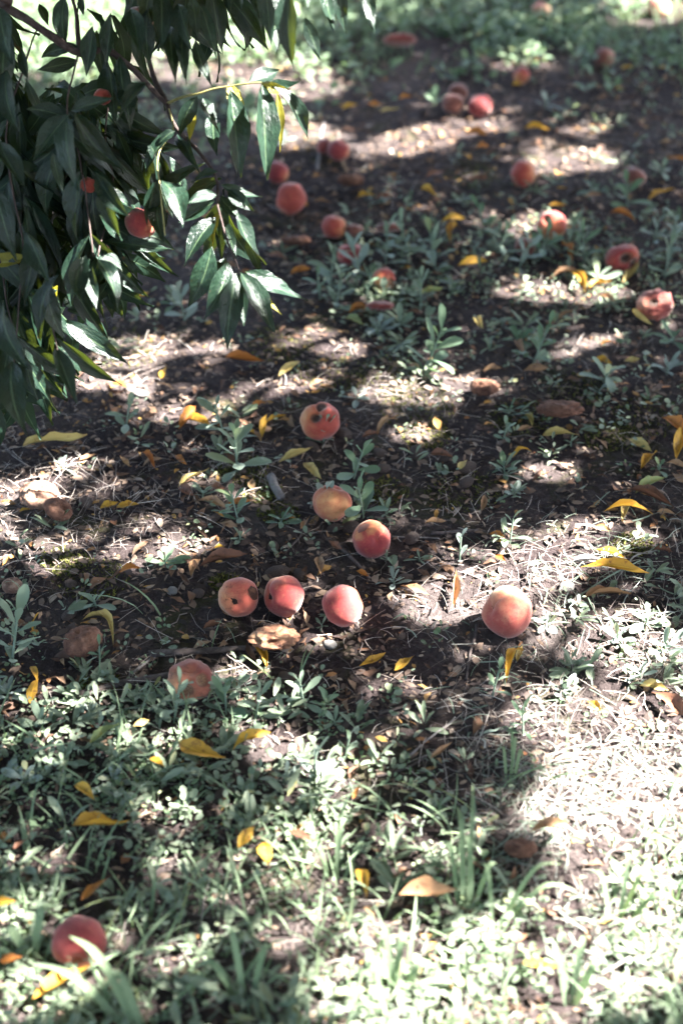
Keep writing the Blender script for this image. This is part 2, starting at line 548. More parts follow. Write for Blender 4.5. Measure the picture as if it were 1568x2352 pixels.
def leaf_arrays(nl=9, nw=4, arch=0.08, sick=0.0, fold=0.18, twist=0.0, width=0.25, ripple=0.02, tipcurl=0.0, bulge=0.42, seed=0, ragged=0.0):
    """lanceolate blade, base at the origin, tip at x = 1, face along +z"""
    V, UV, Fc = [], [], []
    for i in range(nl + 1):
        t = i / nl
        w = width * 0.5 * (math.sin(math.pi * t ** (bulge + .36)) ** 1.12 * (1 - .25 * t ** 3) if 0 < t < 1 else 0.0)
        w = max(w, 0.006 if t < 0.5 else 0.002)
        if t < 0.06:
            w = 0.010
        cx = t
        cy = sick * 4 * t * (1 - t)
        cz = arch * 4 * t * (1 - t) + tipcurl * max(0, t - 0.6) ** 2 * 6
        tw = twist * (t - 0.3)
        for j in range(nw + 1):
            s = j / nw * 2 - 1
            ww = w * (1 + ragged * noise.noise((i * 1.7, j * 3.1, seed * 7.7)))
            yy = s * ww
            zz = abs(s) * ww * fold + ripple * noise.noise((t * 5.0, s * 1.6, seed * 3.3)) * abs(s)
            V.append(Vector((cx, cy + yy * math.cos(tw) - zz * math.sin(tw), cz + yy * math.sin(tw) + zz * math.cos(tw))))
            UV.append((t, j / nw))
    k = nw + 1
    for i in range(nl):
        for j in range(nw):
            Fc.append((i * k + j, (i + 1) * k + j, (i + 1) * k + j + 1, i * k + j + 1))
    return V, UV, Fc


def frame_matrix(origin, xdir, normal, length, width_scale=None):
    X = xdir.normalized()
    Z = (normal - X * normal.dot(X))
    if Z.length < 1e-4:
        Z = Vector((0.1, 0.2, 1)) - X * X.dot(Vector((0.1, 0.2, 1)))
    Z.normalize()
    Y = Z.cross(X)
    ws = length if width_scale is None else width_scale
    m = Matrix(((X.x * length, Y.x * ws, Z.x * length, origin.x), (X.y * length, Y.y * ws, Z.y * length, origin.y),
                (X.z * length, Y.z * ws, Z.z * length, origin.z), (0, 0, 0, 1)))
    return m


# ------------------------------------------------------------------ labels
ANCHORS = []          # (short name, px, py)
USED = set()


def near(desc, x, y, pool=None):
    """a label that says what the thing is and which found thing it lies beside"""
    c = sorted(ANCHORS, key=lambda a: math.hypot(a[1] - x, (a[2] - y) * 1.15))
    best = None

    def rel(a):
        dx, dy = x - a[1], y - a[2]
        d = math.hypot(dx, dy)
        if d < 58:
            return "touching" if d < 48 else "close beside"
        k = "just " if d < 130 else ("" if d < 300 else "well ")
        if abs(dx) > 1.6 * abs(dy):
            return k + ("left of" if dx < 0 else "right of")
        if abs(dy) > 1.6 * abs(dx):
            return k + ("behind" if dy < 0 else "in front of")
        return k + ("behind and " if dy < 0 else "in front and ") + ("left of" if dx < 0 else "right of")
    for a in c[:3]:
        s = f"{desc} {rel(a)} {a[0]}"
        if s not in USED and len(s.split()) <= 16:
            best = s
            break
    if best is None:
        for i in range(6):
            for j in range(6):
                if i == j:
                    continue
                s = f"{desc} between {c[i][0]} and {c[j][0]}"
                if s not in USED and len(s.split()) <= 16:
                    best = s
                    break
            if best:
                break
    if best is None:
        for a in c[3:]:
            s = f"{desc} {rel(a)} {a[0]}"
            if s not in USED and len(s.split()) <= 16:
                best = s
                break
    USED.add(best)
    return best


# ------------------------------------------------------------------ ground
def make_ground():
    inner = list(np.linspace(-2.4, 2.4, 241))
    out = [2.4 + 0.1 * (1.45 ** k - 1) / 0.45 for k in range(1, 21)]
    xs = [-o for o in out[::-1]] + inner + out
    ys = [0.4 - o + 2.4 for o in out[::-1]] + list(np.linspace(0.4, 6.4, 301)) + [6.4 + o - 2.4 for o in out]
    V = [(x, y, height(x, y)) for y in ys for x in xs]
    nx = len(xs)
    Fc = [(j * nx + i, j * nx + i + 1, (j + 1) * nx + i + 1, (j + 1) * nx + i) for j in range(len(ys) - 1) for i in range(nx - 1)]
    o = link("ground", mesh_from("ground", V, Fc, M['soil']))
    tag(o, "bare dark orchard soil with moss and dry patches under the peach tree", None, None, "structure")


make_ground()

# ------------------------------------------------------------------ gaps cut in the crowns so sun reaches these patches of ground
LIT = [  # px, py, rx, ry, turn (deg, anticlockwise in the photo), strength
    (250, 60, 430, 150, 0, .98), (620, 175, 170, 55, -5, .95), (860, 15, 230, 45, 0, .55), (1100, 50, 400, 50, 0, .30), (1490, 12, 110, 30, 0, 1),
    (1205, 152, 75, 13, 0, .9), (930, 335, 115, 30, 12, 1), (1000, 300, 40, 20, 0, .9), (1310, 372, 95, 30, 0, 1), (1245, 390, 40, 24, 0, .9),
    (1110, 290, 45, 9, 0, .8), (1350, 298, 60, 9, 0, .8), (640, 290, 60, 32, 0, .9), (720, 322, 55, 26, 0, .9), (1275, 672, 145, 25, -3, 1),
    (1385, 662, 60, 18, 0, .9), (1365, 780, 110, 13, 8, 1), (1290, 806, 40, 11, 0, .9), (1262, 502, 20, 20, 0, .9), (1120, 500, 60, 14, 0, .6),
    (310, 818, 98, 29, 15, .85), (215, 880, 45, 40, 0, .95), (490, 800, 42, 22, 0, .9), (690, 775, 60, 14, 5, .9), (765, 808, 42, 15, 0, .9),
    (560, 905, 140, 18, 8, .85), (315, 893, 55, 32, 0, 1), (690, 880, 48, 20, 0, .9), (390, 950, 60, 18, 0, .9), (85, 1128, 55, 15, 0, .95),
    (155, 1078, 34, 16, 0, .9), (450, 1108, 34, 20, 0, .9), (870, 900, 80, 18, 6, .9), (970, 885, 62, 25, 0, .95), (1060, 905, 72, 22, 8, .95),
    (965, 1000, 48, 28, 0, .9), (1105, 880, 30, 20, 0, .9), (800, 812, 26, 12, 0, .9), (1270, 1080, 62, 14, 10, .9), (1320, 1240, 112, 40, 18, 1),
    (1452, 1250, 45, 26, 0, .95), (1225, 1265, 65, 20, 0, .9), (1010, 1372, 88, 62, 0, 1), (1170, 1335, 120, 34, 0, 1), (1300, 1312, 125, 20, 6, .9),
    (1180, 1375, 52, 36, 20, 1), (1395, 1445, 190, 48, -5, 1), (1480, 1500, 125, 58, 0, .95), (1300, 1470, 70, 30, 0, .8), (1400, 1670, 280, 105, -4, 1),
    (1420, 1850, 220, 120, 0, .97), (1140, 1630, 70, 40, 0, .7), (1090, 1478, 30, 18, 0, .9), (920, 1578, 42, 17, 0, .85), (960, 1538, 26, 10, 0, .8),
    (840, 1540, 25, 12, 0, .7), (893, 1228, 16, 22, 0, 1), (690, 1335, 26, 18, 0, 1), (808, 1402, 20, 20, 0, 1), (300, 1270, 75, 58, 0, .75),
    (445, 1240, 50, 18, 0, .9), (15, 1170, 30, 32, 0, .8), (80, 1620, 90, 48, 0, .55), (155, 1578, 30, 28, 0, .8), (340, 1690, 68, 35, 0, .85),
    (630, 1635, 25, 20, 0, .9), (350, 1730, 60, 40, 0, .6), (370, 1830, 42, 55, 0, .7), (600, 1738, 62, 20, 0, .85), (700, 1775, 110, 28, 0, .85),
    (630, 1915, 35, 34, 0, .9), (820, 1822, 32, 16, 0, .9), (40, 2130, 55, 60, 0, .85), (40, 2285, 50, 60, 0, .9), (250, 2270, 50, 40, 0, .6),
    (1110, 2255, 520, 130, 4, .9), (1450, 2080, 200, 150, 0, .95), (840, 2150, 100, 38, 0, .9), (975, 1960, 32, 80, 0, .85), (1250, 1950, 85, 16, 0, .9),
    (610, 1995, 20, 24, 0, .9), (480, 2010, 60, 12, 0, .5), (1040, 1420, 40, 14, 0, .0), (380, 1270, 26, 26, 0, .8), (545, 1150, 40, 14, 0, .6),
    (30, 1720, 30, 20, 0, .6), (200, 1900, 40, 16, 0, .8), (120, 1860, 30, 18, 0, .8), (300, 1950, 40, 14, 0, .7), (420, 1920, 30, 20, 0, .8), (480, 2080, 50, 18, 0, .8), (330, 2080, 34, 14, 0, .7), (560, 2100, 40, 18, 0, .8), (700, 2060, 44, 16, 0, .8), (740, 1900, 30, 16, 0, .7), (400, 2250, 60, 26, 0, .7), (230, 1700, 34, 16, 0, .8), (60, 1900, 30, 18, 0, .7), (520, 1660, 40, 14, 0, .7), (620, 2230, 60, 22, 0, .8), (400, 1950, 520, 330, 0, .36), (860, 1920, 300, 250, 0, .42), (120, 1150, 240, 130, 0, .22), (700, 2250, 400, 120, 0, .55), (860, 1960, 30, 16, 0, .8), (900, 1690, 30, 12, 0, .6), (700, 1600, 26, 12, 0, .6), (480, 960, 22, 40, 0, .9), (520, 1010, 24, 40, 0, .7), (1000, 830, 40, 20, 0, .6), (1110, 250, 20, 20, 0, .6),
]
LA = np.array(LIT, dtype=float)


def lit_map(px, py):
    out = np.zeros_like(px)
    wob = .27 * np.sin(px / 19. + 2 * np.sin(py / 15.)) * np.sin(py / 10. + 1.5 * np.sin(px / 27.)) + .10 * np.sin(px / 8. + py / 6.)
    for (cx, cy, rx, ry, a, s) in LIT:
        ca, sa = math.cos(math.radians(a)), math.sin(math.radians(a))
        dx, dy = px - cx, -(py - cy)
        rx2, ry2 = (rx + 10, ry + 7) if rx < 70 else (rx, ry)
        u, v = (dx * ca + dy * sa) / rx2, (-dx * sa + dy * ca) / ry2
        r = np.sqrt(u * u + v * v) + wob
        out = np.maximum(out, s * np.clip((1.06 - r) / 0.26, 0, 1))
    return np.clip(out * 1.10, 0, 1)


LIT3 = [  # sunlit places on the hanging branch: px, py, depth, radius
    (605, 270, 2.2, .075), (555, 260, 2.2, .06), (640, 180, 2.22, .07), (430, 265, 2.2, .04), (395, 460, 2.2, .06), (355, 480, 2.2, .05), (545, 690, 2.2, .035),
    (470, 640, 2.2, .035), (640, 640, 2.2, .04), (580, 690, 2.2, .03), (505, 450, 2.2, .04), (255, 650, 2.2, .05), (200, 630, 2.2, .035),
    (150, 860, 2.2, .05), (575, 520, 2.2, .03), (500, 270, 2.2, .04), (680, 260, 2.2, .05), (500, 520, 2.2, .03), (260, 690, 2.2, .03), (560, 455, 2.2, .03),
    # sunlit places on the fallen peaches
    (1192, 1365, 0, .024), (682, 1338, 0, .016), (806, 1402, 0, .015), (893, 1228, 0, .014), (1122, 258, 0, .020), (1258, 498, 0, .022), (1535, 690, 0, .015), (620, 1480, 0, .018), (90, 1128, 0, .02),
    (745, 955, 0, .012), (900, 650, 0, .014), (1512, 10, 0, .05),
]


def sun_reaches(P):
    """P (n,3): crown points; chance that this place belongs to a gap that the sun shines through"""
    S = np.array(SUN)
    G = P - S[None, :] * (P[:, 2:3] / S[2])
    px, py = proj(G)
    r = lit_map(px, py)
    for (x, y, d, rad) in LIT3:
        c = np.array(at(x, y, d) if d else gp(x, y, .045))
        rad = rad if d else rad * 1.5 + .008
        D = P - c
        along = D @ S
        perp = np.linalg.norm(D - along[:, None] * S[None, :], axis=1)
        r = np.maximum(r, np.where((perp < rad) & (along > 0), 1.0, 0.0))
    return r


# ------------------------------------------------------------------ crown foliage as one counted-by-nobody mass per tree
def rand_unit(n):
    v = rng.normal(size=(n, 3))
    return v / np.linalg.norm(v, axis=1)[:, None]


def crown_mass(name, centres, per, parent):
    """drooping leaves in bunches round the twig ends CENTRES (n,3)"""
    n = len(centres) * per
    P = np.repeat(centres, per, axis=0) + rng.normal(size=(n, 3)) * np.array((.07, .07, .05))
    L = rng.uniform(.09, .15, n)
    D = rng.normal(size=(n, 3)) * np.array((.6, .6, .35)) + np.array((0, 0, -.55))
    D /= np.linalg.norm(D, axis=1)[:, None]
    tip = P + D * L[:, None]
    mid = P + D * L[:, None] * .5
    lit = np.maximum(np.maximum(sun_reaches(P), sun_reaches(tip)), sun_reaches(mid))
    px, py = proj(P)
    px2, py2 = proj(tip)
    inframe = ((py > -60) & (py < H0 + 60) & (px > -60) & (px < W0 + 60)) | ((py2 > -60) & (py2 < H0 + 60) & (px2 > -60) & (px2 < W0 + 60))
    keep = (rng.random(n) > lit * 1.02) & ~inframe
    P, D, L = P[keep], D[keep], L[keep]
    n = len(P)
    Nn = rand_unit(n) + np.array((0, 0, .7))
    Y = np.cross(Nn, D)
    Y /= np.linalg.norm(Y, axis=1)[:, None] + 1e-6
    Z = np.cross(D, Y)
    tv, tuv, tf = leaf_arrays(4, 2, .08, .03, .2, .2, .30)
    tv = np.array([tuple(v) for v in tv])
    tris = np.array([t for f in tf for t in ((f[0], f[1], f[2]), (f[0], f[2], f[3]))])
    V = (P[:, None, :] + L[:, None, None] * (tv[None, :, 0:1] * D[:, None, :] + tv[None, :, 1:2] * Y[:, None, :] + tv[None, :, 2:3] * Z[:, None, :])).reshape(-1, 3)
    T = (tris[None] + (np.arange(n) * len(tv))[:, None, None]).reshape(-1, 3)
    UV = np.tile(np.array(tuv), (n, 1))
    o = link(name, mesh_np(name, V, T, M['canopy_leaf'], UV, True), parent)
    tag(o, kind="stuff")
    return n


def limb(parent, name, pts, r0, r1, mat=None, n=18):
    return tube(name, pts, r0, r1, mat or M['bark'], parent, n, 8, 0.02)


def empty(name, loc=(0, 0, 0), rz=0.0):
    o = bpy.data.objects.new(name, None)
    o.empty_display_size = 0.05
    COL.objects.link(o)
    o.location = loc
    o.rotation_euler = (0, 0, rz)
    return o


# the unseen tree to the right, its crown cut to dapple the ground
tree2 = empty("peach_tree")
tag(tree2, "spreading peach tree beside the picture whose crown dapples the ground with shade", "tree", "peach trees of the orchard")
limb(tree2, "trunk", [(3.1, 3.3, -.1), (3.05, 3.3, .4), (3.0, 3.25, .95), (2.95, 3.2, 1.35)], .13, .09)
c2 = []
for k, (tx, ty, tz) in enumerate([(0.4, 1.5, 2.2), (0.1, 2.9, 2.5), (.3, 4.6, 2.3), (1.5, .6, 2.3), (2.1, 5.3, 2.4), (3.6, .9, 2.4), (4.9, 2.2, 2.6), (5.0, 4.3, 2.5), (2.2, 2.3, 3.4), (1.8, 3.9, 3.3), (3.6, 3.4, 3.5)]):
    a = Vector((2.95, 3.2, 1.3))
    b = Vector((tx, ty, tz))
    m1 = a.lerp(b, .35) + Vector((0, 0, .45))
    m2 = a.lerp(b, .7) + Vector((0, 0, .35))
    limb(tree2, "limb", [a, m1, m2, b], .017, .004)
    for q in range(5):
        s = resample([a, m1, m2, b], 10)[4 + q]
        e = s + Vector((random.uniform(-.6, .6), random.uniform(-.6, .6), random.uniform(-.1, .35)))
        limb(tree2, "twig", [s, s.lerp(e, .5) + Vector((0, 0, .08)), e], .006, .002, n=8)
nc = 13500
C = np.stack([rng.uniform(-.4, 3.8, nc), rng.uniform(.25, 5.9, nc), rng.uniform(1.72, 2.75, nc)], 1)
C = np.concatenate([C, np.stack([rng.uniform(-.6, 3.6, 1700), rng.uniform(-1.8, .25, 1700), rng.uniform(1.9, 2.9, 1700)], 1)])  # unseen leaves behind the camera, added to cut sky light
C[:, 2] += -.10 * np.abs(C[:, 0] - 2)
C[:, 2] = np.maximum(C[:, 2], 1.68)
n_crown = crown_mass("foliage", C, 6, tree2)

# the tree whose low branch hangs into view at the upper left
tree = empty("peach_tree")
tag(tree, "peach tree with drooping leafy branch hanging in from the upper left", "tree", "peach trees of the orchard")
limb(tree, "trunk", [(-2.25, 3.1, -.1), (-2.2, 3.1, .5), (-2.15, 3.05, 1.0), (-2.1, 3.0, 1.45)], .15, .10)
for (tx, ty, tz) in [(-1.3, 1.7, 2.1), (-1.0, 4.2, 2.2), (-3.6, 2.2, 2.3), (-3.4, 4.3, 2.3), (-1.2, 2.9, 2.6)]:
    a = Vector((-2.1, 3.0, 1.4))
    b = Vector((tx, ty, tz))
    limb(tree, "limb", [a, a.lerp(b, .4) + Vector((0, 0, .25)), b], .06, .014)
C = np.stack([rng.uniform(-3.8, -.45, 2600), rng.uniform(-1.2, 4.4, 2600), rng.uniform(1.55, 2.7, 2600)], 1)  # unseen crown, stretched behind the camera to darken the hanging branch
crown_mass("foliage", C, 6, tree)

# ------------------------------------------------------------------ the hanging branch
TW = {
    'T0': [(-40, -30, 2.15), (10, 10, 2.2), (90, 60, 2.2), (180, 118, 2.22), (240, 120, 2.25), (290, 150, 2.25), (340, 195, 2.25), (385, 237, 2.25)],
    'T1': [(385, 237, 2.25), (450, 215, 2.23), (520, 200, 2.22), (615, 188, 2.2)],
    'T2': [(385, 237, 2.25), (400, 290, 2.25), (450, 340, 2.24), (485, 385, 2.23), (500, 425, 2.22), (502, 480, 2.21), (525, 560, 2.2), (548, 622, 2.2)],
    'T3': [(180, 118, 2.22), (165, 190, 2.2), (155, 265, 2.18), (172, 330, 2.2), (190, 400, 2.2), (205, 500, 2.2), (215, 590, 2.18)],
    'T4': [(90, 60, 2.2), (45, 180, 2.2), (15, 300, 2.18), (30, 450, 2.2), (55, 560, 2.2), (45, 700, 2.2), (30, 840, 2.2)],
    'T5': [(240, 120, 2.25), (250, 230, 2.3), (240, 330, 2.3), (260, 420, 2.3), (225, 590, 2.22)],
    'T7': [(385, 237, 2.25), (395, 300, 2.24), (362, 350, 2.22), (365, 420, 2.2), (378, 540, 2.2)],
    'T8': [(55, 560, 2.2), (105, 640, 2.2), (120, 740, 2.2), (132, 805, 2.2)],
    'T9': [(-60, 480, 2.2), (0, 600, 2.2), (20, 720, 2.25), (60, 830, 2.2)],
}
b_start = at(*TW['T0'][0])
branch_pts = [Vector((-2.1, 3.0, 1.35)), Vector((-1.6, 2.6, 1.30)), Vector((-1.0, 2.25, 1.1)), b_start] + [at(*p) for p in TW['T0'][1:]]
branch = tube("branch", branch_pts, .0095, .0040, M['bark'], tree, 48, 8, 0.006)
branch["label"] = "low dark branch drooping into view with hanging leaves"
for k in ('T1', 'T2', 'T3', 'T4', 'T5', 'T7', 'T8', 'T9'):
    r0 = {'T2': .0036, 'T1': .0026}.get(k, .0016)
    tube("twig", [at(*p) for p in TW[k]], r0, .0013, M['twig_green'] if k in ('T1', 'T7') else M['bark'], branch, 20, 6, 0.003)
for pts in ([(-80, -160, 2.0), (200, -110, 2.05), (430, -80, 2.1), (620, -90, 2.15), (880, -100, 2.2)], [(385, 237, 2.26), (350, 170, 2.3), (330, 60, 2.3), (320, -60, 2.25)], [(180, 118, 2.22), (175, 40, 2.25), (150, -70, 2.2)]):
    tube("twig", [at(*p) for p in pts], .005, .002, M['bark'], branch, 16, 6, 0.003)

LEAFMESH = []
for k in range(12):
    r_ = random.Random(k)
    V, UV, Fc = leaf_arrays(12, 4, r_.uniform(.05, .20) * r_.choice((1, 1, 1, -1)), r_.uniform(-.25, .25), r_.uniform(.10, .45), r_.uniform(-1.1, 1.1), 1.0, .10, r_.choice((0, 0, .12, -.12)), r_.uniform(.36, .46), k)
    for v in V:       # width is set by the object's own scale
        pass
    LEAFMESH.append((V, UV, Fc))
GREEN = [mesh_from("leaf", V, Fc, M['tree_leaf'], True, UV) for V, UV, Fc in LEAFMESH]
GREENISH = [mesh_from("leaf", V, Fc, M['tree_leaf_yellow'], True, UV) for V, UV, Fc in LEAFMESH[:5]]
n_leaf = 0


def hang_leaf(base, tip, wpx, facing, mat='g'):
    global n_leaf
    d = tip - base
    L = d.length
    wid = wpx * depth(base) / F * 1.12
    me = random.choice(GREEN if mat == 'g' else GREENISH)
    o = link("leaf", me, branch)
    X = d.normalized()
    Z = facing - X * facing.dot(X)
    Z.normalize()
    Y = Z.cross(X)
    o.matrix_local = Matrix(((X.x * L, Y.x * wid, Z.x * L * .6, base.x), (X.y * L, Y.y * wid, Z.y * L * .6, base.y), (X.z * L, Y.z * wid, Z.z * L * .6, base.z), (0, 0, 0, 1)))
    n_leaf += 1
    return o


TOCAM = -Vector(FWD)
HALF = (TOCAM + SUN).normalized()
HAND = [  # base x,y -> tip x,y, width, lit?, yellow?, depth
    (528, 205, 552, 408, 62, 1, 0, 2.19), (600, 192, 612, 415, 64, 1, 0, 2.17), (622, 197, 708, 320, 42, 1, 0, 2.2), (636, 212, 646, 350, 28, 0, 1, 2.24),
    (524, 192, 568, 282, 44, 0, 1, 2.23), (570, 190, 640, 162, 40, 1, 0, 2.25), (610, 190, 692, 188, 42, 1, 0, 2.23), (600, 190, 668, 205, 30, 0, 1, 2.21),
    (453, 220, 413, 312, 40, 1, 0, 2.2), (447, 255, 436, 330, 24, 0, 1, 2.24), (466, 225, 503, 312, 34, 1, 0, 2.22), (492, 262, 500, 365, 42, 0, 0, 2.26),
    (550, 290, 545, 405, 40, 0, 0, 2.24), (400, 300, 330, 400, 42, 0, 0, 2.23), (402, 300, 365, 330, 28, 0, 0, 2.2), (410, 310, 460, 400, 38, 0, 0, 2.27),
    (372, 415, 420, 522, 58, 1, 0, 2.2), (362, 412, 345, 545, 46, 1, 0, 2.2), (372, 445, 382, 565, 48, 0, 0, 2.24), (366, 415, 398, 500, 40, 0, 0, 2.24),
    (508, 424, 602, 452, 30, 0, 0, 2.2), (522, 436, 584, 486, 40, 0, 0, 2.21), (498, 448, 428, 468, 30, 1, 0, 2.2), (494, 462, 408, 510, 40, 0, 0, 2.2),
    (496, 500, 424, 612, 58, 0, 0, 2.22), (545, 488, 612, 608, 48, 1, 0, 2.19), (506, 482, 490, 570, 26, 0, 1, 2.23), (505, 450, 552, 500, 36, 1, 0, 2.22),
    (512, 500, 540, 590, 34, 0, 0, 2.24), (500, 395, 440, 420, 28, 1, 0, 2.22), (560, 540, 600, 640, 36, 0, 0, 2.25),
    (486, 566, 432, 705, 58, 1, 0, 2.2), (524, 602, 468, 735, 56, 1, 0, 2.18), (542, 628, 520, 808, 58, 1, 0, 2.16), (552, 626, 632, 768, 56, 1, 0, 2.18),
    (562, 624, 702, 694, 50, 1, 0, 2.2), (548, 630, 560, 750, 46, 0, 0, 2.22), (575, 640, 648, 725, 26, 0, 1, 2.22), (520, 590, 500, 690, 46, 0, 0, 2.24),
    (155, 268, 188, 442, 70, 0, 0, 2.1), (185, 395, 178, 560, 58, 0, 0, 2.1), (172, 258, 288, 392, 58, 0, 0, 2.12), (160, 262, 80, 372, 60, 0, 0, 2.14),
    (165, 255, 262, 225, 42, 0, 0, 2.16), (220, 395, 300, 500, 50, 0, 0, 2.12), (238, 410, 282, 552, 54, 0, 0, 2.12), (122, 350, 148, 445, 28, 1, 0, 2.14),
    (150, 270, 60, 250, 46, 0, 0, 2.16), (60, 532, 108, 648, 58, 0, 0, 2.1), (135, 632, 98, 768, 52, 0, 0, 2.1), (196, 588, 186, 698, 50, 1, 0, 2.14),
    (226, 596, 272, 716, 46, 1, 0, 2.12), (232, 592, 282, 622, 40, 1, 0, 2.15), (212, 610, 222, 710, 34, 0, 0, 2.16), (8, 690, 78, 850, 64, 0, 0, 2.1),
    (128, 802, 178, 930, 44, 1, 0, 2.1), (30, 830, 64, 1002, 76, 0, 0, 2.1), (60, 820, 90, 920, 50, 0, 0, 2.15), (0, 330, 60, 430, 56, 0, 0, 2.12), (-10, 430, 40, 600, 66, 0, 0, 2.1),
    (20, 800, -10, 960, 60, 0, 0, 2.14), (105, 640, 150, 780, 52, 0, 0, 2.14), (90, 560, 60, 700, 54, 0, 0, 2.13),
    # the dark curtain along the top
    (90, 8, 115, 62, 26, 0, 0, 2.25), (150, -10, 152, 110, 52, 0, 0, 2.2), (188, -10, 192, 35, 20, 0, 0, 2.3), (214, 60, 196, 175, 46, 0, 0, 2.2), (222, 70, 240, 190, 48, 0, 0, 2.22),
    (256, 30, 240, 150, 40, 0, 0, 2.2), (190, 110, 92, 130, 34, 0, 0, 2.22), (180, 140, 90, 160, 40, 0, 0, 2.25), (245, 130, 262, 280, 54, 0, 0, 2.24), (275, 130, 300, 290, 52, 0, 0, 2.24),
    (300, 20, 318, 135, 50, 0, 0, 2.2), (340, 20, 345, 150, 56, 0, 0, 2.2), (370, -20, 372, 120, 56, 0, 0, 2.18), (392, 60, 402, 190, 46, 0, 0, 2.2), (420, 70, 428, 205, 40, 0, 0, 2.2),
    (440, -10, 452, 90, 46, 0, 0, 2.15), (462, 10, 498, 135, 38, 0, 0, 2.15), (448, 90, 486, 200, 32, 0, 0, 2.2), (410, 10, 440, 120, 52, 0, 0, 2.17),
    (520, -40, 530, 40, 40, 0, 0, 2.3), (545, 10, 572, 115, 42, 0, 0, 2.3), (580, -20, 600, 70, 36, 0, 0, 2.3), (605, -60, 620, 105, 52, 0, 0, 2.1), (662, -30, 676, 162, 62, 0, 0, 2.05),
    (700, 40, 738, 140, 38, 0, 0, 2.1), (640, 60, 636, 125, 26, 0, 0, 2.2), (740, -40, 768, 65, 34, 0, 0, 2.15), (785, -60, 797, 78, 42, 0, 0, 2.1), (838, -40, 858, 74, 34, 0, 0, 2.12), (700, -60, 706, 22, 40, 0, 0, 2.1),
    (0, 20, 30, 150, 60, 0, 0, 2.15), (20, 60, 10, 230, 66, 0, 0, 2.15), (15, 160, 40, 300, 64, 0, 0, 2.14), (50, 110, 68, 185, 30, 0, 0, 2.2), (60, 180, 102, 270, 24, 0, 0, 2.2),
    (130, 200, 170, 205, 26, 0, 0, 2.25), (335, 190, 275, 270, 44, 0, 0, 2.2), (285, 200, 300, 300, 50, 0, 0, 2.25), (360, 60, 330, 100, 30, 0, 0, 2.2), (640, -50, 652, 60, 48, 0, 0, 2.12), (560, -60, 556, 30, 44, 0, 0, 2.2),
]
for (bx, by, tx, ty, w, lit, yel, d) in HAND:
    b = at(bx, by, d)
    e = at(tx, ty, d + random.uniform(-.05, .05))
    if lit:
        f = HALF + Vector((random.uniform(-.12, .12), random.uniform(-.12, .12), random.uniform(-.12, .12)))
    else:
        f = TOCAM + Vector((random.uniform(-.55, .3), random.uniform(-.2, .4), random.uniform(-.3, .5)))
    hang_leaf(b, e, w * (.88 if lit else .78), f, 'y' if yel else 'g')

# leaves between the counted ones, along the twigs, thinning towards the light side
FILL = []
for key, lo, hi, cnt in (('T3', .3, 1, 30), ('T4', .3, 1, 46), ('T5', .25, 1, 26), ('T8', .2, 1, 14), ('T9', 0, 1, 26), ('T7', .3, 1, 4), ('T2', .3, .8, 5)):
    ps = resample([at(*p) for p in TW[key]], 60)
    for _ in range(cnt):
        FILL.append(ps[int(random.uniform(lo, hi) * 60)])
for _ in range(16):
    FILL.append(at(random.uniform(290, 520), random.uniform(-70, 20), random.uniform(2.15, 2.45)))
for b in FILL:
    b = b + Vector((random.uniform(-.015, .015), random.uniform(0, .10), random.uniform(-.01, .01)))
    L = random.uniform(.095, .155)
    a = random.gauss(0, .55)
    d = (Vector((math.sin(a), random.uniform(-.25, .25), -math.cos(a)))).normalized()
    f = TOCAM + Vector((random.uniform(-.8, .5), random.uniform(-.3, .6), random.uniform(-.4, .5)))
    hang_leaf(b, b + d * L, random.uniform(28, 46), f, 'y' if random.random() < .03 else 'g')


# the deeper leaves of the same branch, too dark and close set to tell apart
def deep_foliage():
    n = 620
    x = rng.uniform(-120, 300, n)
    y = rng.uniform(-40, 960, n)
    k = ((y > 215) & (x < 310 - np.maximum(0, y - 560) * .62)) | ((y <= 215) & (((x > 175) & (x < 300) & (rng.random(n) < .10)) | (x < -10)))
    x, y = x[k], y[k]
    x2, y2 = rng.uniform(300, 560, 34), rng.uniform(-60, 70, 34)
    x, y = np.concatenate([x, x2]), np.concatenate([y, y2])
    n = len(x)
    d = rng.uniform(2.25, 2.62, n)
    P = np.array([tuple(at(a, b - 40, c)) for a, b, c in zip(x, y, d)])
    L = rng.uniform(.075, .13, n)
    a = rng.normal(0, .65, n)
    D = np.stack([np.sin(a), rng.uniform(-.3, .3, n), -np.cos(a)], 1)
    D /= np.linalg.norm(D, axis=1)[:, None]
    Nn = rng.normal(size=(n, 3)) * .8 + np.array(TOCAM)
    V0, uv0, f0 = leaf_arrays(8, 4, .13, .05, .3, .8, .27, .08)
    tv = np.array([tuple(v) for v in V0])
    tris = np.array([t for f in f0 for t in ((f[0], f[1], f[2]), (f[0], f[2], f[3]))])
    Y = np.cross(Nn, D)
    Y /= np.linalg.norm(Y, axis=1)[:, None]
    Z = np.cross(D, Y)
    V = (P[:, None, :] + L[:, None, None] * (tv[None, :, 0:1] * D[:, None, :] + tv[None, :, 1:2] * Y[:, None, :] + tv[None, :, 2:3] * Z[:, None, :])).reshape(-1, 3)
    T = (tris[None] + (np.arange(n) * len(tv))[:, None, None]).reshape(-1, 3)
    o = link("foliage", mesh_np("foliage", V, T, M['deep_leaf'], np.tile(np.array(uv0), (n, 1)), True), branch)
    tag(o, kind="stuff")


deep_foliage()

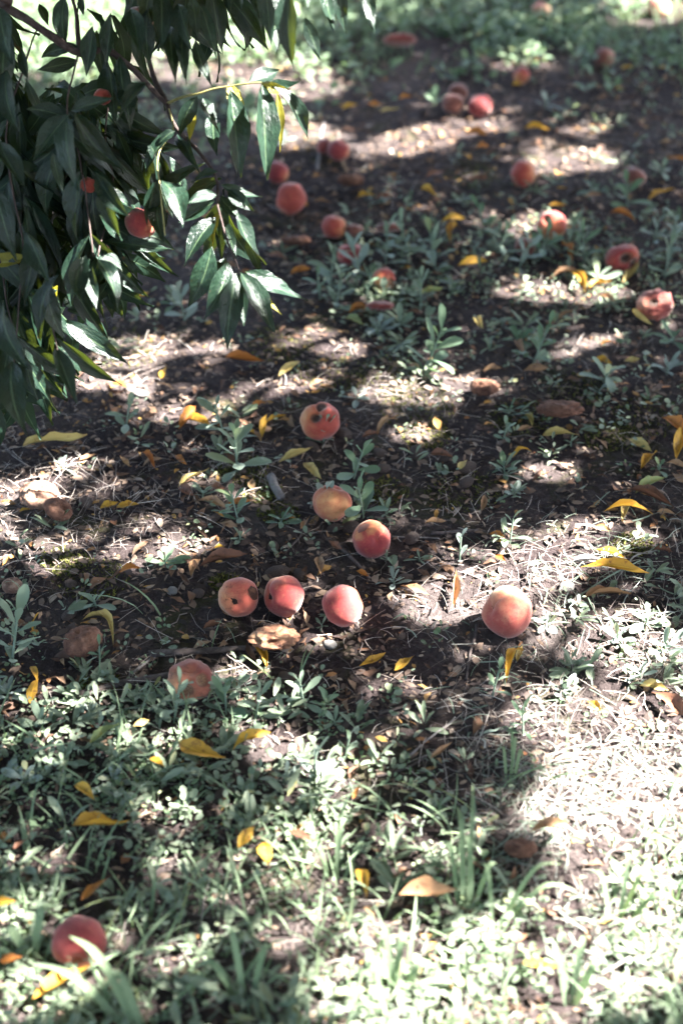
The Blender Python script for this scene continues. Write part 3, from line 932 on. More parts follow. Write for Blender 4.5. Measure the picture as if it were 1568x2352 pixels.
# ------------------------------------------------------------------ peaches
def peach_arrays(R, squash=1.0, cleft=.05, cav=.26, seed=0, wrinkle=0.0, dents=(), nt=26, nphi=40, point=0.0):
    V, Fc, dn = [], [], []
    for i in range(nt + 1):
        th = math.pi * i / nt
        for k in range(nphi):
            ph = 2 * math.pi * k / nphi
            d = Vector((math.sin(th) * math.cos(ph), math.sin(th) * math.sin(ph), math.cos(th)))
            r = 1 - cav * math.exp(-(th / .30) ** 2) - .06 * math.exp(-((math.pi - th) / .28) ** 2) + point * math.exp(-((math.pi - th) / .3) ** 2)
            a = (ph - 2.2 + math.pi) % (2 * math.pi) - math.pi
            r -= cleft * math.exp(-(a / .14) ** 2) * max(0.15, math.cos(th * .55))
            r += .085 * noise.noise(d * 1.4 + Vector((seed * 5.1, 0, 0))) + .012 * noise.noise(d * 4 + Vector((seed * 2.1, 0, 0)))
            if wrinkle:
                r += wrinkle * (noise.noise(d * 3.1 + Vector((seed * 3.3, 1, 0))) + 1.0 * noise.noise(d * 6.3 + Vector((seed, 4, 0))) + .5 * noise.noise(d * 14 + Vector((seed, 2, 0)))) * (1.5 if squash < .7 else 1)
            dd = 0
            for (dv, rad, dep) in dents:
                an = d.angle(dv)
                if an < rad * 1.5:
                    s = 1 - min(1, max(0, (an - rad * .55) / (rad * .55)))
                    s = s * s * (3 - 2 * s)
                    r -= dep * s
                    dd = max(dd, s)
            V.append(Vector((d.x * R * r, d.y * R * r, d.z * R * r * squash)))
            dn.append(dd)
    mi = []
    for i in range(nt):
        for k in range(nphi):
            k2 = (k + 1) % nphi
            f = (i * nphi + k, (i + 1) * nphi + k, (i + 1) * nphi + k2, i * nphi + k2)
            Fc.append(f)
    return V, Fc, dn


def cam_dir(dx, dy, c):
    return (Vector(RGT) * dx + Vector(UPV) * dy - Vector(FWD) * c).normalized()


def peach_pos(px, py, dia, sink=.86):
    z = .035
    for _ in range(6):
        r = ray(px, py)
        t = (z - CAM_H) / r[2]
        p = CAMP + r * t
        R = dia * t / F / 2
        z = height(p[0], p[1]) + R * sink
    return Vector(p), R


def peach(px, py, dia, mat, axis, label, short=None, spin=0.0, seed=0, scar=False, squash=.94, wrinkle=0.0, dents=(), flesh='flesh_dark', cleft=.085, pos=None, group="peaches lying on the ground", point=0.0, rot=None, blush=None):
    if pos is None:
        p, R = peach_pos(px, py, dia)
    else:
        p = pos
        R = dia * depth(p) / F / 2
    ax = cam_dir(*axis)
    q = ax.to_track_quat('Z', 'Y').to_matrix() @ Matrix.Rotation(spin, 3, 'Z')
    if blush:
        bx = cam_dir(*blush)
        bx = (bx - ax * ax.dot(bx)).normalized()
        by = ax.cross(bx)
        q = Matrix((bx, by, ax)).transposed()
    qi = q.inverted()
    dl = [(qi @ cam_dir(*d), a, b) for (d, a, b) in dents]
    V, Fc, mi = peach_arrays(R, squash, cleft, .26, seed, wrinkle, dl, point=point)
    me = mesh_from("peach", V, Fc, M[mat], True)
    me.attributes.new("decay", 'FLOAT', 'POINT').data.foreach_set("value", mi)
    o = link("peach", me, None, p)
    o.color = {'flesh_dark': (.07, .03, .018, 1), 'flesh_tan': (.38, .20, .10, 1), 'flesh_pale': (.36, .24, .16, 1), 'dry_skin': (.16, .075, .045, 1)}[flesh]
    o.rotation_euler = q.to_euler()
    tag(o, label, "peach", group)
    USED.add(label)
    if scar:
        Vs, Fs = [], []
        n = 9
        for i, (rr, zz) in enumerate(((.21, .815), (.13, .785), (.055, .765))):
            for k in range(n):
                a = 2 * math.pi * k / n
                r1 = rr * (1 + .75 * noise.noise((k * 1.9, i, seed)))
                Vs.append((R * r1 * math.cos(a), R * r1 * math.sin(a), R * zz * squash))
        for i in range(2):
            for k in range(n):
                Fs.append((i * n + k, i * n + (k + 1) % n, (i + 1) * n + (k + 1) % n, (i + 1) * n + k))
        Fs.append(tuple(2 * n + k for k in range(n)))
        link("stem_scar", mesh_from("stem_scar", Vs, Fs, M['scar']), o)
    if rot is not None:      # a sunken brown rot spot lying on the skin
        dv = (qi @ cam_dir(*rot[0]))
        t1 = dv.orthogonal().normalized()
        t2 = dv.cross(t1)
        Vs, Fs = [], []
        n = 12
        for i, f in enumerate((1.0, .55, .0)):
            for k in range(n):
                a = 2 * math.pi * k / n
                r1 = rot[1] * f * (1 + .3 * noise.noise((k * 1.3, 2.2, seed)))
                dd = (dv + (t1 * math.cos(a) + t2 * math.sin(a)) * r1).normalized()
                Vs.append(Vector((dd.x, dd.y, dd.z * squash)) * R * (1.012 if f == 1 else 1.022))
        for i in range(2):
            for k in range(n):
                Fs.append((i * n + k, i * n + (k + 1) % n, (i + 1) * n + (k + 1) % n, (i + 1) * n + k))
        link("rot_spot", mesh_from("rot_spot", Vs, Fs, M[rot[2]]), o)
    if short:
        ANCHORS.append((short, px, py))
    return o


peach(547, 1371, 94, 'peach_spotted', (-.10, -.22, 1), "spotted orange peach with black star shaped stem scar facing forward", "the scarred peach", .4, 1, True, rot=((.85, .25, .55), .42, 'flesh_dark'))
peach(652, 1369, 97, 'peach_rosy', (-.75, -.1, .55), "rosy peach in the middle of the close row of three", "the row's middle peach", 1.0, 2, True, blush=(.5, -.4, .7))
peach(787, 1391, 99, 'peach_rosy', (.85, .35, .3), "rosy peach with one sunlit patch, end of the row of three", "the row's end peach", 2.0, 3, blush=(-.6, .1, .8))
peach(1165, 1405, 118, 'peach_sunlit', (-.80, .12, .50), "big pale sunlit peach lying alone with its stem hollow sideways", "the big sunlit peach", 2.6, 4, True, .96, blush=(.1, -.9, .3))  # red side turned down as painted shade under the peach
peach(853, 1238, 89, 'peach_red', (.30, -.08, .9), "deep red peach with clear cleft and sunlit edge", "the cleft red peach", -1.5, 5, False, cleft=.09, rot=((-.45, .65, .6), .38, 'peach_brown'))
peach(762, 1155, 90, 'peach_orange', (.3, .9, .2), "pale orange peach half hidden by two weeds", "the half hidden peach", .3, 6, blush=(0, -.2, -.9))
peach(735, 968, 92, 'peach_orange', (-.1, .62, .75), "dented orange peach with torn brown hollow and weed in front", "the torn peach", .0, 7, False, .86, .02, (((-.25, .25, .85), .36, .30), ((.05, .75, .4), .35, .18)), 'flesh_dark')
peach(182, 2165, 124, 'peach_rosy', (.1, -.5, .8), "blurred rosy peach in the near grass under a broad blade", "the near grass peach", .6, 8, blush=(0, .9, .3))
peach(667, 456, 74, 'peach_orange', (-.95, .1, .1), "smooth orange peach with pointed tip beside the hanging leaves", "the pointed orange peach", .8, 9, point=.10)
peach(767, 521, 58, 'peach_orange', (.2, .8, .4), "small orange peach resting on dark soil beside a brown one", "the small orange peach", 1.1, 10)
peach(637, 396, 54, 'peach_red', (.5, .7, .3), "red peach partly covered by the lowest lit leaf tips", "the leaf covered red peach", 1.5, 11)
peach(777, 345, 52, 'peach_red', (.3, .6, .6), "dark red peach close in front of a darker one", "the dark red peach", 2.2, 12)
peach(745, 336, 40, 'peach_rot_red', (-.3, .6, .3), "darkest red peach peeping out behind another red peach", None, 1.2, 13, False, .9, .03)
peach(1101, 243, 57, 'peach_red', (-.3, .8, .4), "red peach with frosted top and glowing sunlit underside, beyond the bare soil", "the frosted red peach", .2, 14)
peach(1040, 238, 52, 'peach_brown', (.1, .9, .2), "brown peach in the pair beside the frosted red peach", "the front brown peach", .8, 15, False, .92, .03)
peach(1051, 213, 46, 'peach_brown', (.2, .8, -.2), "rear brown peach of the touching brown pair", None, 1.9, 16, False, .92, .02)
peach(1196, 174, 40, 'peach_red', (-.7, .4, .2), "small dark red peach at the grass edge before a light streak", "the grass edge peach", 2.9, 17)
peach(1386, 133, 47, 'peach_brown', (.1, .9, .1), "fuzzy brown peach on bare soil at the far grass edge", "the fuzzy brown peach", .1, 18, False, .95, .03)
peach(1240, 27, 46, 'peach_pale', (.1, .6, .6), "pale pink peach nestled in the far grass", "the pale grass peach", 1.1, 19)
peach(1200, 399, 58, 'peach_orange', (.1, 1, .1), "upright orange red peach with pointed top on dark soil", "the upright orange peach", .3, 20, False, 1.08, point=.12)
peach(1455, 406, 54, 'peach_brown', (.3, .8, .2), "dull brown rotten peach behind a tuft of weeds", "the dull brown peach", 1.8, 21, False, .82, .05)
peach(1267, 517, 66, 'peach_rosy', (-.5, .15, .8), "red peach with white sunlit top and yellow rim in the weeds", "the white topped peach", 2.0, 22, False, .95, .01, (((-.55, .35, .7), .28, .22),), 'flesh_tan')
peach(1428, 592, 78, 'peach_rosy', (-.3, .9, .2), "half eaten red peach arched over a dark hollow", "the hollow peach", .3, 23, False, .80, .04, (((.10, -.18, .95), .55, .62), ((.75, -.5, .4), .5, .30)), 'flesh_dark')
peach(1503, 700, 82, 'peach_rot_red', (-.2, .55, .75), "shrivelled dark red peach with creased lips", "the shrivelled peach", .9, 24, False, .62, .08, (((-.35, .30, .85), .42, .35), ((.35, .42, .7), .36, .28)), 'flesh_dark')
peach(882, 642, 54, 'peach_orange', (.6, .2, .6), "orange peach with bitten side poking out of the weed patch", "the bitten weed peach", .5, 25, False, .9, .02, (((.6, -.35, .6), .5, .32),), 'flesh_tan')
peach(803, 584, 58, 'peach_red', (-.2, .8, .4), "dark maroon peach with wrinkled skin behind the weed patch", "the maroon peach", 1.4, 26, False, .88, .04)
peach(815, 530, 42, 'peach_brown', (.2, .9, .1), "small flattened brown peach touching the small orange one", None, .4, 27, False, .75, .05)
peach(893, 522, 60, 'peach_brown', (0, 1, .2), "flat squashed brown peach on the soil behind the weeds", "the squashed brown peach", .9, 28, False, .36, .09)
peach(682, 552, 64, 'dry_skin', (0, 1, .2), "dry brown flattened peach skin in the dark below the pointed peach", "the dry skin", 1.9, 29, False, .36, .10)
peach(1205, 567, 48, 'peach_brown', (.1, .9, .3), "round brown peach sunk in weeds below the white topped peach", "the sunk brown peach", 2.2, 30, False, .9, .04)
peach(918, 92, 76, 'peach_rot_red', (0, 1, .1), "squashed red peach spread flat in the far grass", "the flat grass peach", 2.6, 31, False, .30, .10)
peach(1512, 16, 50, 'peach_pale', (.2, .7, .5), "pale peach in a patch of sun at the far grass edge", None, 1.3, 32)
peach(437, 1563, 104, 'peach_decay', (.1, .6, .6), "torn rotting red peach under the tall weed", "the torn rotting peach", .2, 33, False, .70, .045, (((-.1, -.25, .9), .42, .35), ((.6, .2, .6), .4, .28)), 'flesh_tan')
peach(1285, 938, 104, 'dry_skin', (0, 1, .25), "flat dried brown peach remains on mossy soil", "the flat dried remains", 1.6, 34, False, .34, .12)
peach(630, 1464, 112, 'flesh_tan', (0, 1, .3), "ragged pale remains of a rotted peach with a dark cleft", "the ragged remains", .8, 35, False, .36, .12, (((-.05, .1, .9), .30, .45), ((-.6, .1, .6), .30, .3), ((.5, -.5, .6), .3, .3), ((.3, .6, .5), .25, .3)), 'flesh_dark')
peach(190, 1473, 92, 'dry_skin', (-.2, .7, .4), "wrinkled brown mummified peach under an arching leaf", "the mummified peach", 2.4, 36, False, .66, .06)
peach(90, 1136, 88, 'flesh_pale', (.1, .7, .5), "split pale dried peach catching the sun", "the split dried peach", .6, 37, False, .55, .10, (((.1, .0, .95), .4, .3),), 'dry_skin')
peach(134, 1170, 68, 'dry_skin', (.4, .7, .3), "hollow brown dried peach shell in front of the split one", "the dried shell", 1.2, 38, False, .7, .07, (((.6, .35, .6), .4, .35),), 'flesh_pale')
peach(872, 702, 62, 'peach_rot_red', (0, 1, .2), "flattened dark reddish peach skin lying below the bitten weed peach", "the red skin", 2.0, 39, False, .34, .10)
peach(805, 412, 60, 'dry_skin', (0, 1, .2), "dark brown crumbling peach on black soil", "the crumbling peach", 2.1, 40, False, .45, .10)
peach(1112, 889, 62, 'dry_skin', (0, .9, .3), "curled rusty dried peach skin with a hollow below", "the rusty curl", .5, 41, False, .62, .10, (((-.1, -.4, .9), .5, .45),), 'flesh_dark')
peach(1195, 1948, 76, 'dry_skin', (0, 1, .2), "reddish brown decayed peach sunk in the near grass", "the decayed grass peach", .5, 42, False, .4, .10)
peach(28, 1345, 46, 'flesh_pale', (0, .9, .3), "small pinkish dried peach at the edge beside tall weed", None, .9, 43, False, .8, .06)
HANG = "peaches hanging among the leaves"
peach(325, 515, 74, 'peach_red', (.2, .8, .1), "reddish peach hanging among the dark leaves, largest of the hanging ones", None, .5, 50, pos=at(325, 512, 2.245), group=HANG)
peach(300, 535, 52, 'peach_red', (.2, .8, .1), "red peach hanging half behind the largest hanging one", None, .9, 51, pos=at(298, 535, 2.29), group=HANG)
peach(206, 427, 46, 'peach_hanging', (.2, .8, .1), "orange sliver of a peach hanging behind the broad middle leaves", None, 1.5, 52, pos=at(206, 427, 2.24), group=HANG)
peach(234, 222, 40, 'peach_hanging', (.2, .8, .1), "small orange peach hanging high under an arched dark leaf", None, 2.5, 53, pos=at(236, 222, 2.25), group=HANG)
peach(320, 48, 62, 'peach_brown', (.2, .8, .1), "brownish orange peach hanging in the leaf curtain at the top", None, .2, 54, pos=at(322, 45, 2.235), group=HANG)
peach(230, 578, 44, 'peach_hanging', (.2, .8, .1), "orange peach hanging above the lit lower leaf cluster", None, .2, 55, pos=at(232, 578, 2.27), group=HANG)

# ------------------------------------------------------------------ fallen leaves
LEAVES = [  # px, py, length px, angle (deg in the photo), width ratio, arch, sickle, tint
    (1085, 620, 70, 5, .38, .10, .0, 'yellow'), (1515, 463, 66, 22, .30, .08, .05, 'yellow'), (325, 697, 40, 15, .42, .05, 0, 'yellow'), (1040, 524, 56, 8, .34, .1, .05, 'yellow'), (1042, 556, 50, 70, .30, .1, .05, 'yellow'),
    (1300, 600, 56, -65, .32, .1, .08, 'orange'), (1445, 640, 56, 50, .36, .05, 0, 'pale'), (1325, 668, 66, -60, .30, .15, .1, 'yellow'), (1298, 650, 64, 5, .28, .14, .05, 'tan'), (1375, 674, 52, 10, .34, .14, .1, 'yellow'),
    (1380, 842, 48, -8, .34, .1, .03, 'yellow'), (990, 690, 56, 10, .36, .05, 0, 'green'), (822, 722, 46, 20, .36, .06, 0, 'orange'), (815, 752, 50, -30, .5, .05, 0, 'green'), (565, 840, 95, -14, .22, .14, -.06, 'orange'),
    (378, 868, 30, 60, .55, .1, 0, 'yellow'), (665, 862, 58, 32, .30, .06, .04, 'pale'), (122, 920, 32, 10, .6, .1, 0, 'yellow'), (130, 1031, 150, 3, .17, .10, -.03, 'pale'), (460, 985, 78, -22, .46, .14, 0, 'yellow'),
    (432, 975, 62, 50, .40, .16, .0, 'orange'), (580, 1006, 40, -25, .36, .06, 0, 'yellow'), (608, 992, 46, 75, .36, .1, .05, 'yellow'), (636, 975, 48, 18, .28, .06, 0, 'yellow'), (888, 990, 54, 25, .30, .26, .1, 'tan'),
    (1285, 1015, 84, -4, .34, .06, .03, 'pale'), (1212, 976, 36, -60, .40, .1, .12, 'pale'), (1406, 899, 32, 35, .34, .1, .15, 'pale'), (680, 1058, 82, 20, .24, .10, -.12, 'pale'), (718, 1094, 62, -45, .36, .05, 0, 'pale'),
    (1197, 1056, 46, 15, .30, .26, .1, 'yellow'), (1060, 1080, 28, 40, .60, .05, 0, 'pale'), (447, 1108, 80, 25, .26, .08, .05, 'pale'), (252, 1172, 48, 15, .45, .12, 0, 'yellow'), (295, 1172, 54, 5, .42, .1, 0, 'yellow'), (62, 1181, 34, 5, .40, .12, 0, 'yellow'),
    (1468, 1032, 64, -28, .36, .06, .05, 'pale'), (1487, 1068, 56, 48, .40, .05, 0, 'yellow'), (1550, 996, 84, -38, .34, .1, .05, 'orange'), (1556, 1034, 66, 80, .4, .05, 0, 'yellow'), (1552, 1082, 54, -20, .26, .14, .1, 'tan'), (1492, 1128, 76, 22, .34, .05, .03, 'green'),
    (1440, 1192, 112, -6, .14, .20, .04, 'yellow'), (1436, 1180, 56, 70, .36, .1, 0, 'pale'), (1532, 1190, 54, -15, .36, .05, .05, 'tan'), (1408, 1330, 156, -10, .15, .10, .05, 'yellow'), (1402, 1287, 84, -22, .22, .12, .06, 'yellow'), (1345, 1297, 64, 0, .28, .04, 0, 'grey'),
    (1392, 1382, 108, 2, .16, .05, .06, 'tan'), (735, 1314, 44, -82, .50, .05, 0, 'tan'), (302, 1326, 58, 5, .46, .22, 0, 'orange'), (515, 1306, 112, 8, .20, .08, .03, 'brown'), (452, 1312, 48, 60, .40, .1, .1, 'tan'), (490, 1170, 70, -16, .28, .06, 0, 'tan'), (548, 1166, 60, 8, .22, .1, 0, 'orange'),
    (226, 1468, 96, -42, .16, .30, .16, 'pale'), (516, 1414, 36, -55, .40, .03, 0, 'tan'), (596, 1522, 88, -62, .30, .10, .12, 'yellow'), (855, 1524, 66, 24, .32, .08, -.12, 'yellow'), (927, 1539, 52, 32, .42, .08, .0, 'yellow'), (1180, 1542, 82, 62, .24, .22, .22, 'yellow'), (1192, 1512, 36, 70, .4, .05, 0, 'pale'),
    (1362, 1640, 46, -40, .30, .1, .05, 'yellow'), (80, 1565, 46, -70, .34, .1, .05, 'yellow'), (82, 1600, 60, 70, .40, .08, .05, 'yellow'), (86, 1442, 44, 70, .20, .08, .1, 'yellow'), (470, 1766, 118, -22, .38, .10, -.06, 'yellow'), (580, 1742, 96, 24, .24, .14, .12, 'yellow'),
    (366, 1788, 40, -30, .55, .05, 0, 'yellow'), (202, 1866, 66, -42, .40, .1, .05, 'yellow'), (238, 1932, 132, 0, .30, .08, -.06, 'yellow'), (568, 1960, 60, 52, .45, .05, 0, 'yellow'), (612, 1998, 62, -78, .55, .1, 0, 'yellow'), (830, 2066, 76, -72, .38, .14, .14, 'yellow'),
    (226, 2076, 84, 38, .30, .1, .0, 'orange'), (152, 2300, 150, 26, .26, .12, .04, 'yellow'), (20, 2112, 54, 5, .40, .05, 0, 'yellow'), (34, 2242, 56, 15, .40, .1, 0, 'orange'),
    (1092, 327, 54, -6, .34, .1, 0, 'orange'), (1106, 353, 30, 10, .5, .1, 0, 'orange'), (1232, 312, 60, -8, .34, .1, .03, 'yellow'), (930, 241, 30, 5, .5, .05, 0, 'orange'), (840, 468, 40, 5, .40, .06, 0, 'yellow'), (985, 458, 46, -30, .44, .1, 0, 'yellow'), (1428, 516, 64, -22, .30, .1, .05, 'orange'), (1552, 385, 54, -12, .34, .1, .05, 'orange'),
    (1438, 170, 28, 5, .5, .06, 0, 'yellow'), (1186, 208, 24, 0, .55, .05, 0, 'yellow'), (1525, 175, 40, -10, .30, .06, 0, 'yellow'), (1475, 746, 60, -45, .22, .14, -.16, 'pale'), (1496, 742, 44, 12, .55, .14, 0, 'yellow'), (1298, 735, 40, 22, .40, .05, 0, 'tan'), (1100, 757, 38, -60, .42, .06, 0, 'pale'),
    (166, 820, 40, 10, .4, .1, 0, 'orange'), (245, 832, 50, -10, .4, .25, .1, 'tan'), (805, 262, 40, 10, .45, .1, 0, 'yellow'), (860, 258, 34, -5, .45, .08, 0, 'orange'), (895, 270, 50, 8, .4, .05, 0, 'pale'), (1288, 448, 30, -10, .4, .06, 0, 'yellow'), (1280, 488, 40, -6, .45, .05, 0, 'yellow'), (1228, 860, 60, 5, .3, .1, 0, 'tan'),
    (1392, 800, 34, 10, .4, .1, 0, 'orange'), (1215, 784, 30, -10, .5, .1, 0, 'orange'), (1390, 706, 50, -30, .25, .1, .1, 'tan'), (1195, 812, 44, -60, .40, .06, 0, 'tan'), (345, 1075, 60, -60, .28, .12, 0, 'orange'), (418, 1068, 36, -40, .4, .1, 0, 'orange'), (205, 1062, 44, 15, .34, .1, 0, 'tan'), (500, 1130, 40, -10, .5, .1, 0, 'brown'),
    (430, 1140, 44, -30, .5, .1, 0, 'brown'), (1108, 1165, 40, 80, .40, .05, 0, 'tan'), (702, 1214, 36, 50, .40, .05, 0, 'tan'), (505, 1265, 26, 10, .6, .05, 0, 'yellow'), (1140, 1240, 40, -15, .5, .1, 0, 'orange'), (1148, 1292, 30, -30, .5, .05, 0, 'orange'), (952, 1368, 70, -20, .30, .08, 0, 'tan'), (1040, 1370, 80, 85, .22, .05, 0, 'tan'),
    (495, 1450, 56, 8, .26, .06, 0, 'brown'), (1495, 1155, 110, -24, .22, .05, 0, 'brown'), (1520, 1275, 50, -10, .40, .06, 0, 'brown'), (832, 1330, 34, -25, .40, .05, 0, 'orange'), (770, 1262, 40, -35, .40, .06, 0, 'brown'), (1015, 1060, 60, -10, .40, .1, 0, 'brown'), (1210, 995, 50, 5, .3, .06, 0, 'tan'), (1000, 1210, 50, 5, .3, .06, 0, 'tan'),
    (1535, 1640, 110, -40, .28, .16, .05, 'brown'), (1500, 1590, 70, -10, .34, .06, 0, 'pale'), (980, 2090, 130, 5, .34, .08, 0, 'tan'), (1255, 1940, 90, 8, .28, .1, 0, 'tan'), (1235, 2255, 80, -10, .3, .08, 0, 'yellow'), (820, 1855, 40, 60, .3, .08, 0, 'orange'), (1010, 1760, 60, 35, .22, .05, 0, 'tan'), (330, 1700, 40, 20, .4, .05, 0, 'pale'),
    (60, 1970, 50, 30, .4, .06, 0, 'brown'), (690, 1960, 60, -20, .4, .06, 0, 'brown'), (250, 1720, 90, 32, .26, .08, .05, 'green'), (1450, 835, 36, 5, .4, .06, 0, 'pale'), (750, 900, 40, -10, .4, .08, 0, 'tan'), (600, 940, 44, 10, .4, .08, 0, 'orange'), (280, 900, 44, -15, .5, .1, 0, 'orange'), (850, 1010, 40, 15, .4, .06, 0, 'brown'),
    (690, 640, 50, 10, .4, .1, 0, 'orange'), (640, 610, 50, -12, .4, .1, 0, 'brown'), (1130, 860, 40, 5, .4, .1, 0, 'tan'), (880, 470, 44, 12, .4, .1, 0, 'brown'), (1000, 420, 50, 8, .4, .1, 0, 'brown'), (740, 480, 40, -8, .4, .1, 0, 'tan'), (1100, 430, 44, 5, .4, .1, 0, 'brown'), (1360, 470, 44, 5, .4, .1, 0, 'tan'),
]
TINT_WORD = {'yellow': 'golden', 'pale': 'pale yellow', 'orange': 'orange', 'tan': 'tan', 'brown': 'brown', 'green': 'greenish', 'grey': 'grey'}


def fallen_leaf(k, px, py, Lp, ang, wr, arch, sick, tint):
    a = math.radians(ang)
    dx, dy = math.cos(a) * Lp / 2, -math.sin(a) * Lp / 2
    p0, p1 = gp(px - dx, py - dy), gp(px + dx, py + dy)
    v = p1 - p0
    L = v.length
    wid = wr * Lp * depth(p0) / F * 1.0
    if L > .20:
        p0 = p0.lerp(p1, .5) - v.normalized() * .10
        L = .20
    if arch <= .16:
        arch *= random.uniform(.35, .9)
    V, UV, Fc = leaf_arrays(13, 4, arch, sick, random.uniform(.15, .45), random.uniform(-.9, .9), 1.0, .05, random.uniform(0, .12), random.uniform(.36, .50), k, .22)
    yaw = math.atan2(v.y, v.x)
    V = [Vector((q.x * L, (q.y - sick * 4 * q.x * (1 - q.x)) * wid + sick * 4 * q.x * (1 - q.x) * L, q.z * L)) for q in V]
    lift = .007 + random.uniform(0, .006) + (.024 if py > 1660 else (.008 if py < 720 else 0))
    o = link("fallen_leaf", mesh_from("fallen_leaf", V, Fc, M[tint], True, UV), None, p0 + Vector((0, 0, lift)))
    pit = math.asin(max(-1, min(1, (p1.z - p0.z) / max(L, .01))))
    o.rotation_euler = (random.uniform(-.25, .35), -pit - random.uniform(-.03, .10), yaw)
    shape = 'arched' if arch > .2 else ('curved' if abs(sick) > .09 else ('narrow' if wr < .25 else ('broad' if wr > .44 else ('long' if Lp > 90 else ('small' if Lp < 42 else 'fallen')))))
    desc = f"{shape} {TINT_WORD[tint]} leaf"
    tag(o, near(desc, px, py), "fallen leaf", "fallen peach leaves on the ground")


for k, L in enumerate(LEAVES):
    fallen_leaf(k, *L)

# ------------------------------------------------------------------ bare peach stones
STONES = [(300, 897, 30, 1), (314, 882, 30, 1), (324, 908, 34, 1), (955, 1044, 46, 0), (872, 1045, 40, 0), (1018, 1056, 44, 0), (425, 1200, 32, 0), (491, 1196, 36, 0), (628, 1259, 36, 0), (97, 1251, 50, 0), (396, 1361, 32, 1), (456, 1366, 34, 0),
          (271, 1466, 38, 0), (160, 1416, 38, 0), (757, 1485, 38, 1), (636, 1322, 58, 0), (945, 1241, 44, 0), (930, 1332, 36, 0), (715, 1030, 42, 0), (790, 1000, 38, 0), (605, 973, 40, 0), (345, 1056, 40, 0), (1010, 1634, 44, 0), (597, 1627, 38, 0),
          (515, 1830, 52, 0), (350, 1912, 40, 0), (805, 1215, 40, 0), (1072, 1080, 44, 0), (880, 1080, 36, 0), (655, 1560, 40, 0), (560, 1462, 0, 0), (768, 1216, 34, 0), (200, 1160, 40, 0), (1070, 1112, 40, 0), (690, 1325, 40, 0), (1300, 1352, 40, 1), (165, 1345, 30, 0), (1230, 1380, 0, 0)]


def stone_mesh(k):
    V, Fc = [], []
    nt, nph = 9, 12
    for i in range(nt + 1):
        th = math.pi * i / nt
        for j in range(nph):
            ph = 2 * math.pi * j / nph
            d = Vector((math.cos(th), math.sin(th) * math.cos(ph), math.sin(th) * math.sin(ph) * .74))
            r = 1 + .09 * noise.noise(d * 9 + Vector((k, 2, 0))) + .12 * noise.noise(d * 3.2 + Vector((k * 3, 0, 0))) + (.10 if i == 0 else 0) + .05 * (abs(math.cos(ph)) ** 8)
            V.append(d * r * .5 * Vector((1, .8, .8)).length / 1.45)
    for i in range(nt):
        for j in range(nph):
            Fc.append((i * nph + j, i * nph + (j + 1) % nph, (i + 1) * nph + (j + 1) % nph, (i + 1) * nph + j))
    return V, Fc


SM = [(mesh_from("peach_stone", *stone_mesh(k), M['stone']), mesh_from("peach_stone", *stone_mesh(k), M['stone_pale'])) for k in range(5)]
for k, (px, py, s, pale) in enumerate(STONES):
    if not s:
        continue
    p = gp(px, py)
    S = s * depth(p) / F * .98
    o = link("peach_stone", SM[k % 5][pale], None, p + Vector((0, 0, S * .15)))
    o.scale = (S, S * random.uniform(.62, .82), S * random.uniform(.6, .8))
    o.rotation_euler = (random.uniform(-.3, .3), random.uniform(-.3, .3), random.uniform(0, 6.28))
    desc = ("bleached " if pale else "") + ("long " if s > 45 else ("small " if s < 35 else "")) + ("pale" if pale else "grey brown") + " peach stone"
    tag(o, near(desc, px, py), "peach stone", "old peach stones on the soil")

# ------------------------------------------------------------------ twigs
TWIGS = [([(1010, 668), (1080, 645), (1160, 618)], 7, 4, 'stick', "dark curved twig"), ([(990, 1229), (1090, 1226), (1185, 1230)], 9, 5, 'stick', "long straight brown twig"), ([(622, 1105), (645, 1152)], 21, 19, 'stick_grey', "thick grey broken stick stub"),
         ([(345, 1512), (480, 1500), (610, 1496)], 20, 11, 'stick', "thick half buried grey stick"), ([(300, 1552), (350, 1518), (430, 1492)], 7, 5, 'stick_grey', "slanting pale grey twig"), ([(180, 1608), (300, 1575), (440, 1548)], 22, 12, 'stick', "thick brown rotten stick"),
         ([(1265, 1418), (1390, 1428), (1510, 1440)], 9, 5, 'stick_grey', "pale sunlit stick"), ([(1375, 1498), (1430, 1515), (1490, 1532)], 9, 6, 'stick', "short grey stick in the weeds"), ([(780, 1262), (820, 1300), (850, 1335)], 10, 6, 'stick', "dark slanting stick"),
         ([(-10, 1015), (25, 1042), (62, 1078)], 7, 5, 'stick', "dark bluish twig"), ([(1092, 1442), (1082, 1500), (1072, 1565)], 8, 5, 'stick', "thin dark twig"), ([(868, 1645), (940, 1622), (1015, 1590)], 9, 4, 'stick', "dark forked twig"), ([(728, 395), (736, 330), (744, 285)], 8, 5, 'stick_grey', "pale sunlit twig"),
         ([(1200, 698), (1330, 704), (1480, 706)], 6, 3, 'stick', "long dark twig"), ([(935, 1745), (1000, 1690), (1045, 1650)], 6, 4, 'stick_grey', "slanting dry stalk"), ([(620, 445), (720, 470), (800, 500)], 6, 3, 'stick', "dark twig"), ([(860, 1790), (930, 1770), (1000, 1730)], 7, 4, 'stick', "brown twig"), ([(900, 1235), (1010, 1240)], 5, 3, 'stick_grey', "thin grey twig")]
for pts, w0, w1, mat, desc in TWIGS:
    P = [gp(*p) for p in pts]
    s = depth(P[0]) / F / 2
    P = [p + Vector((0, 0, w0 * s * .6 + .004)) for p in P]
    o = tube("twig", P, w0 * s, w1 * s, M[mat], None, 14, 7, .004)
    c = pts[len(pts) // 2]
    tag(o, near(desc, c[0], c[1]), "twig", "dead twigs on the ground")


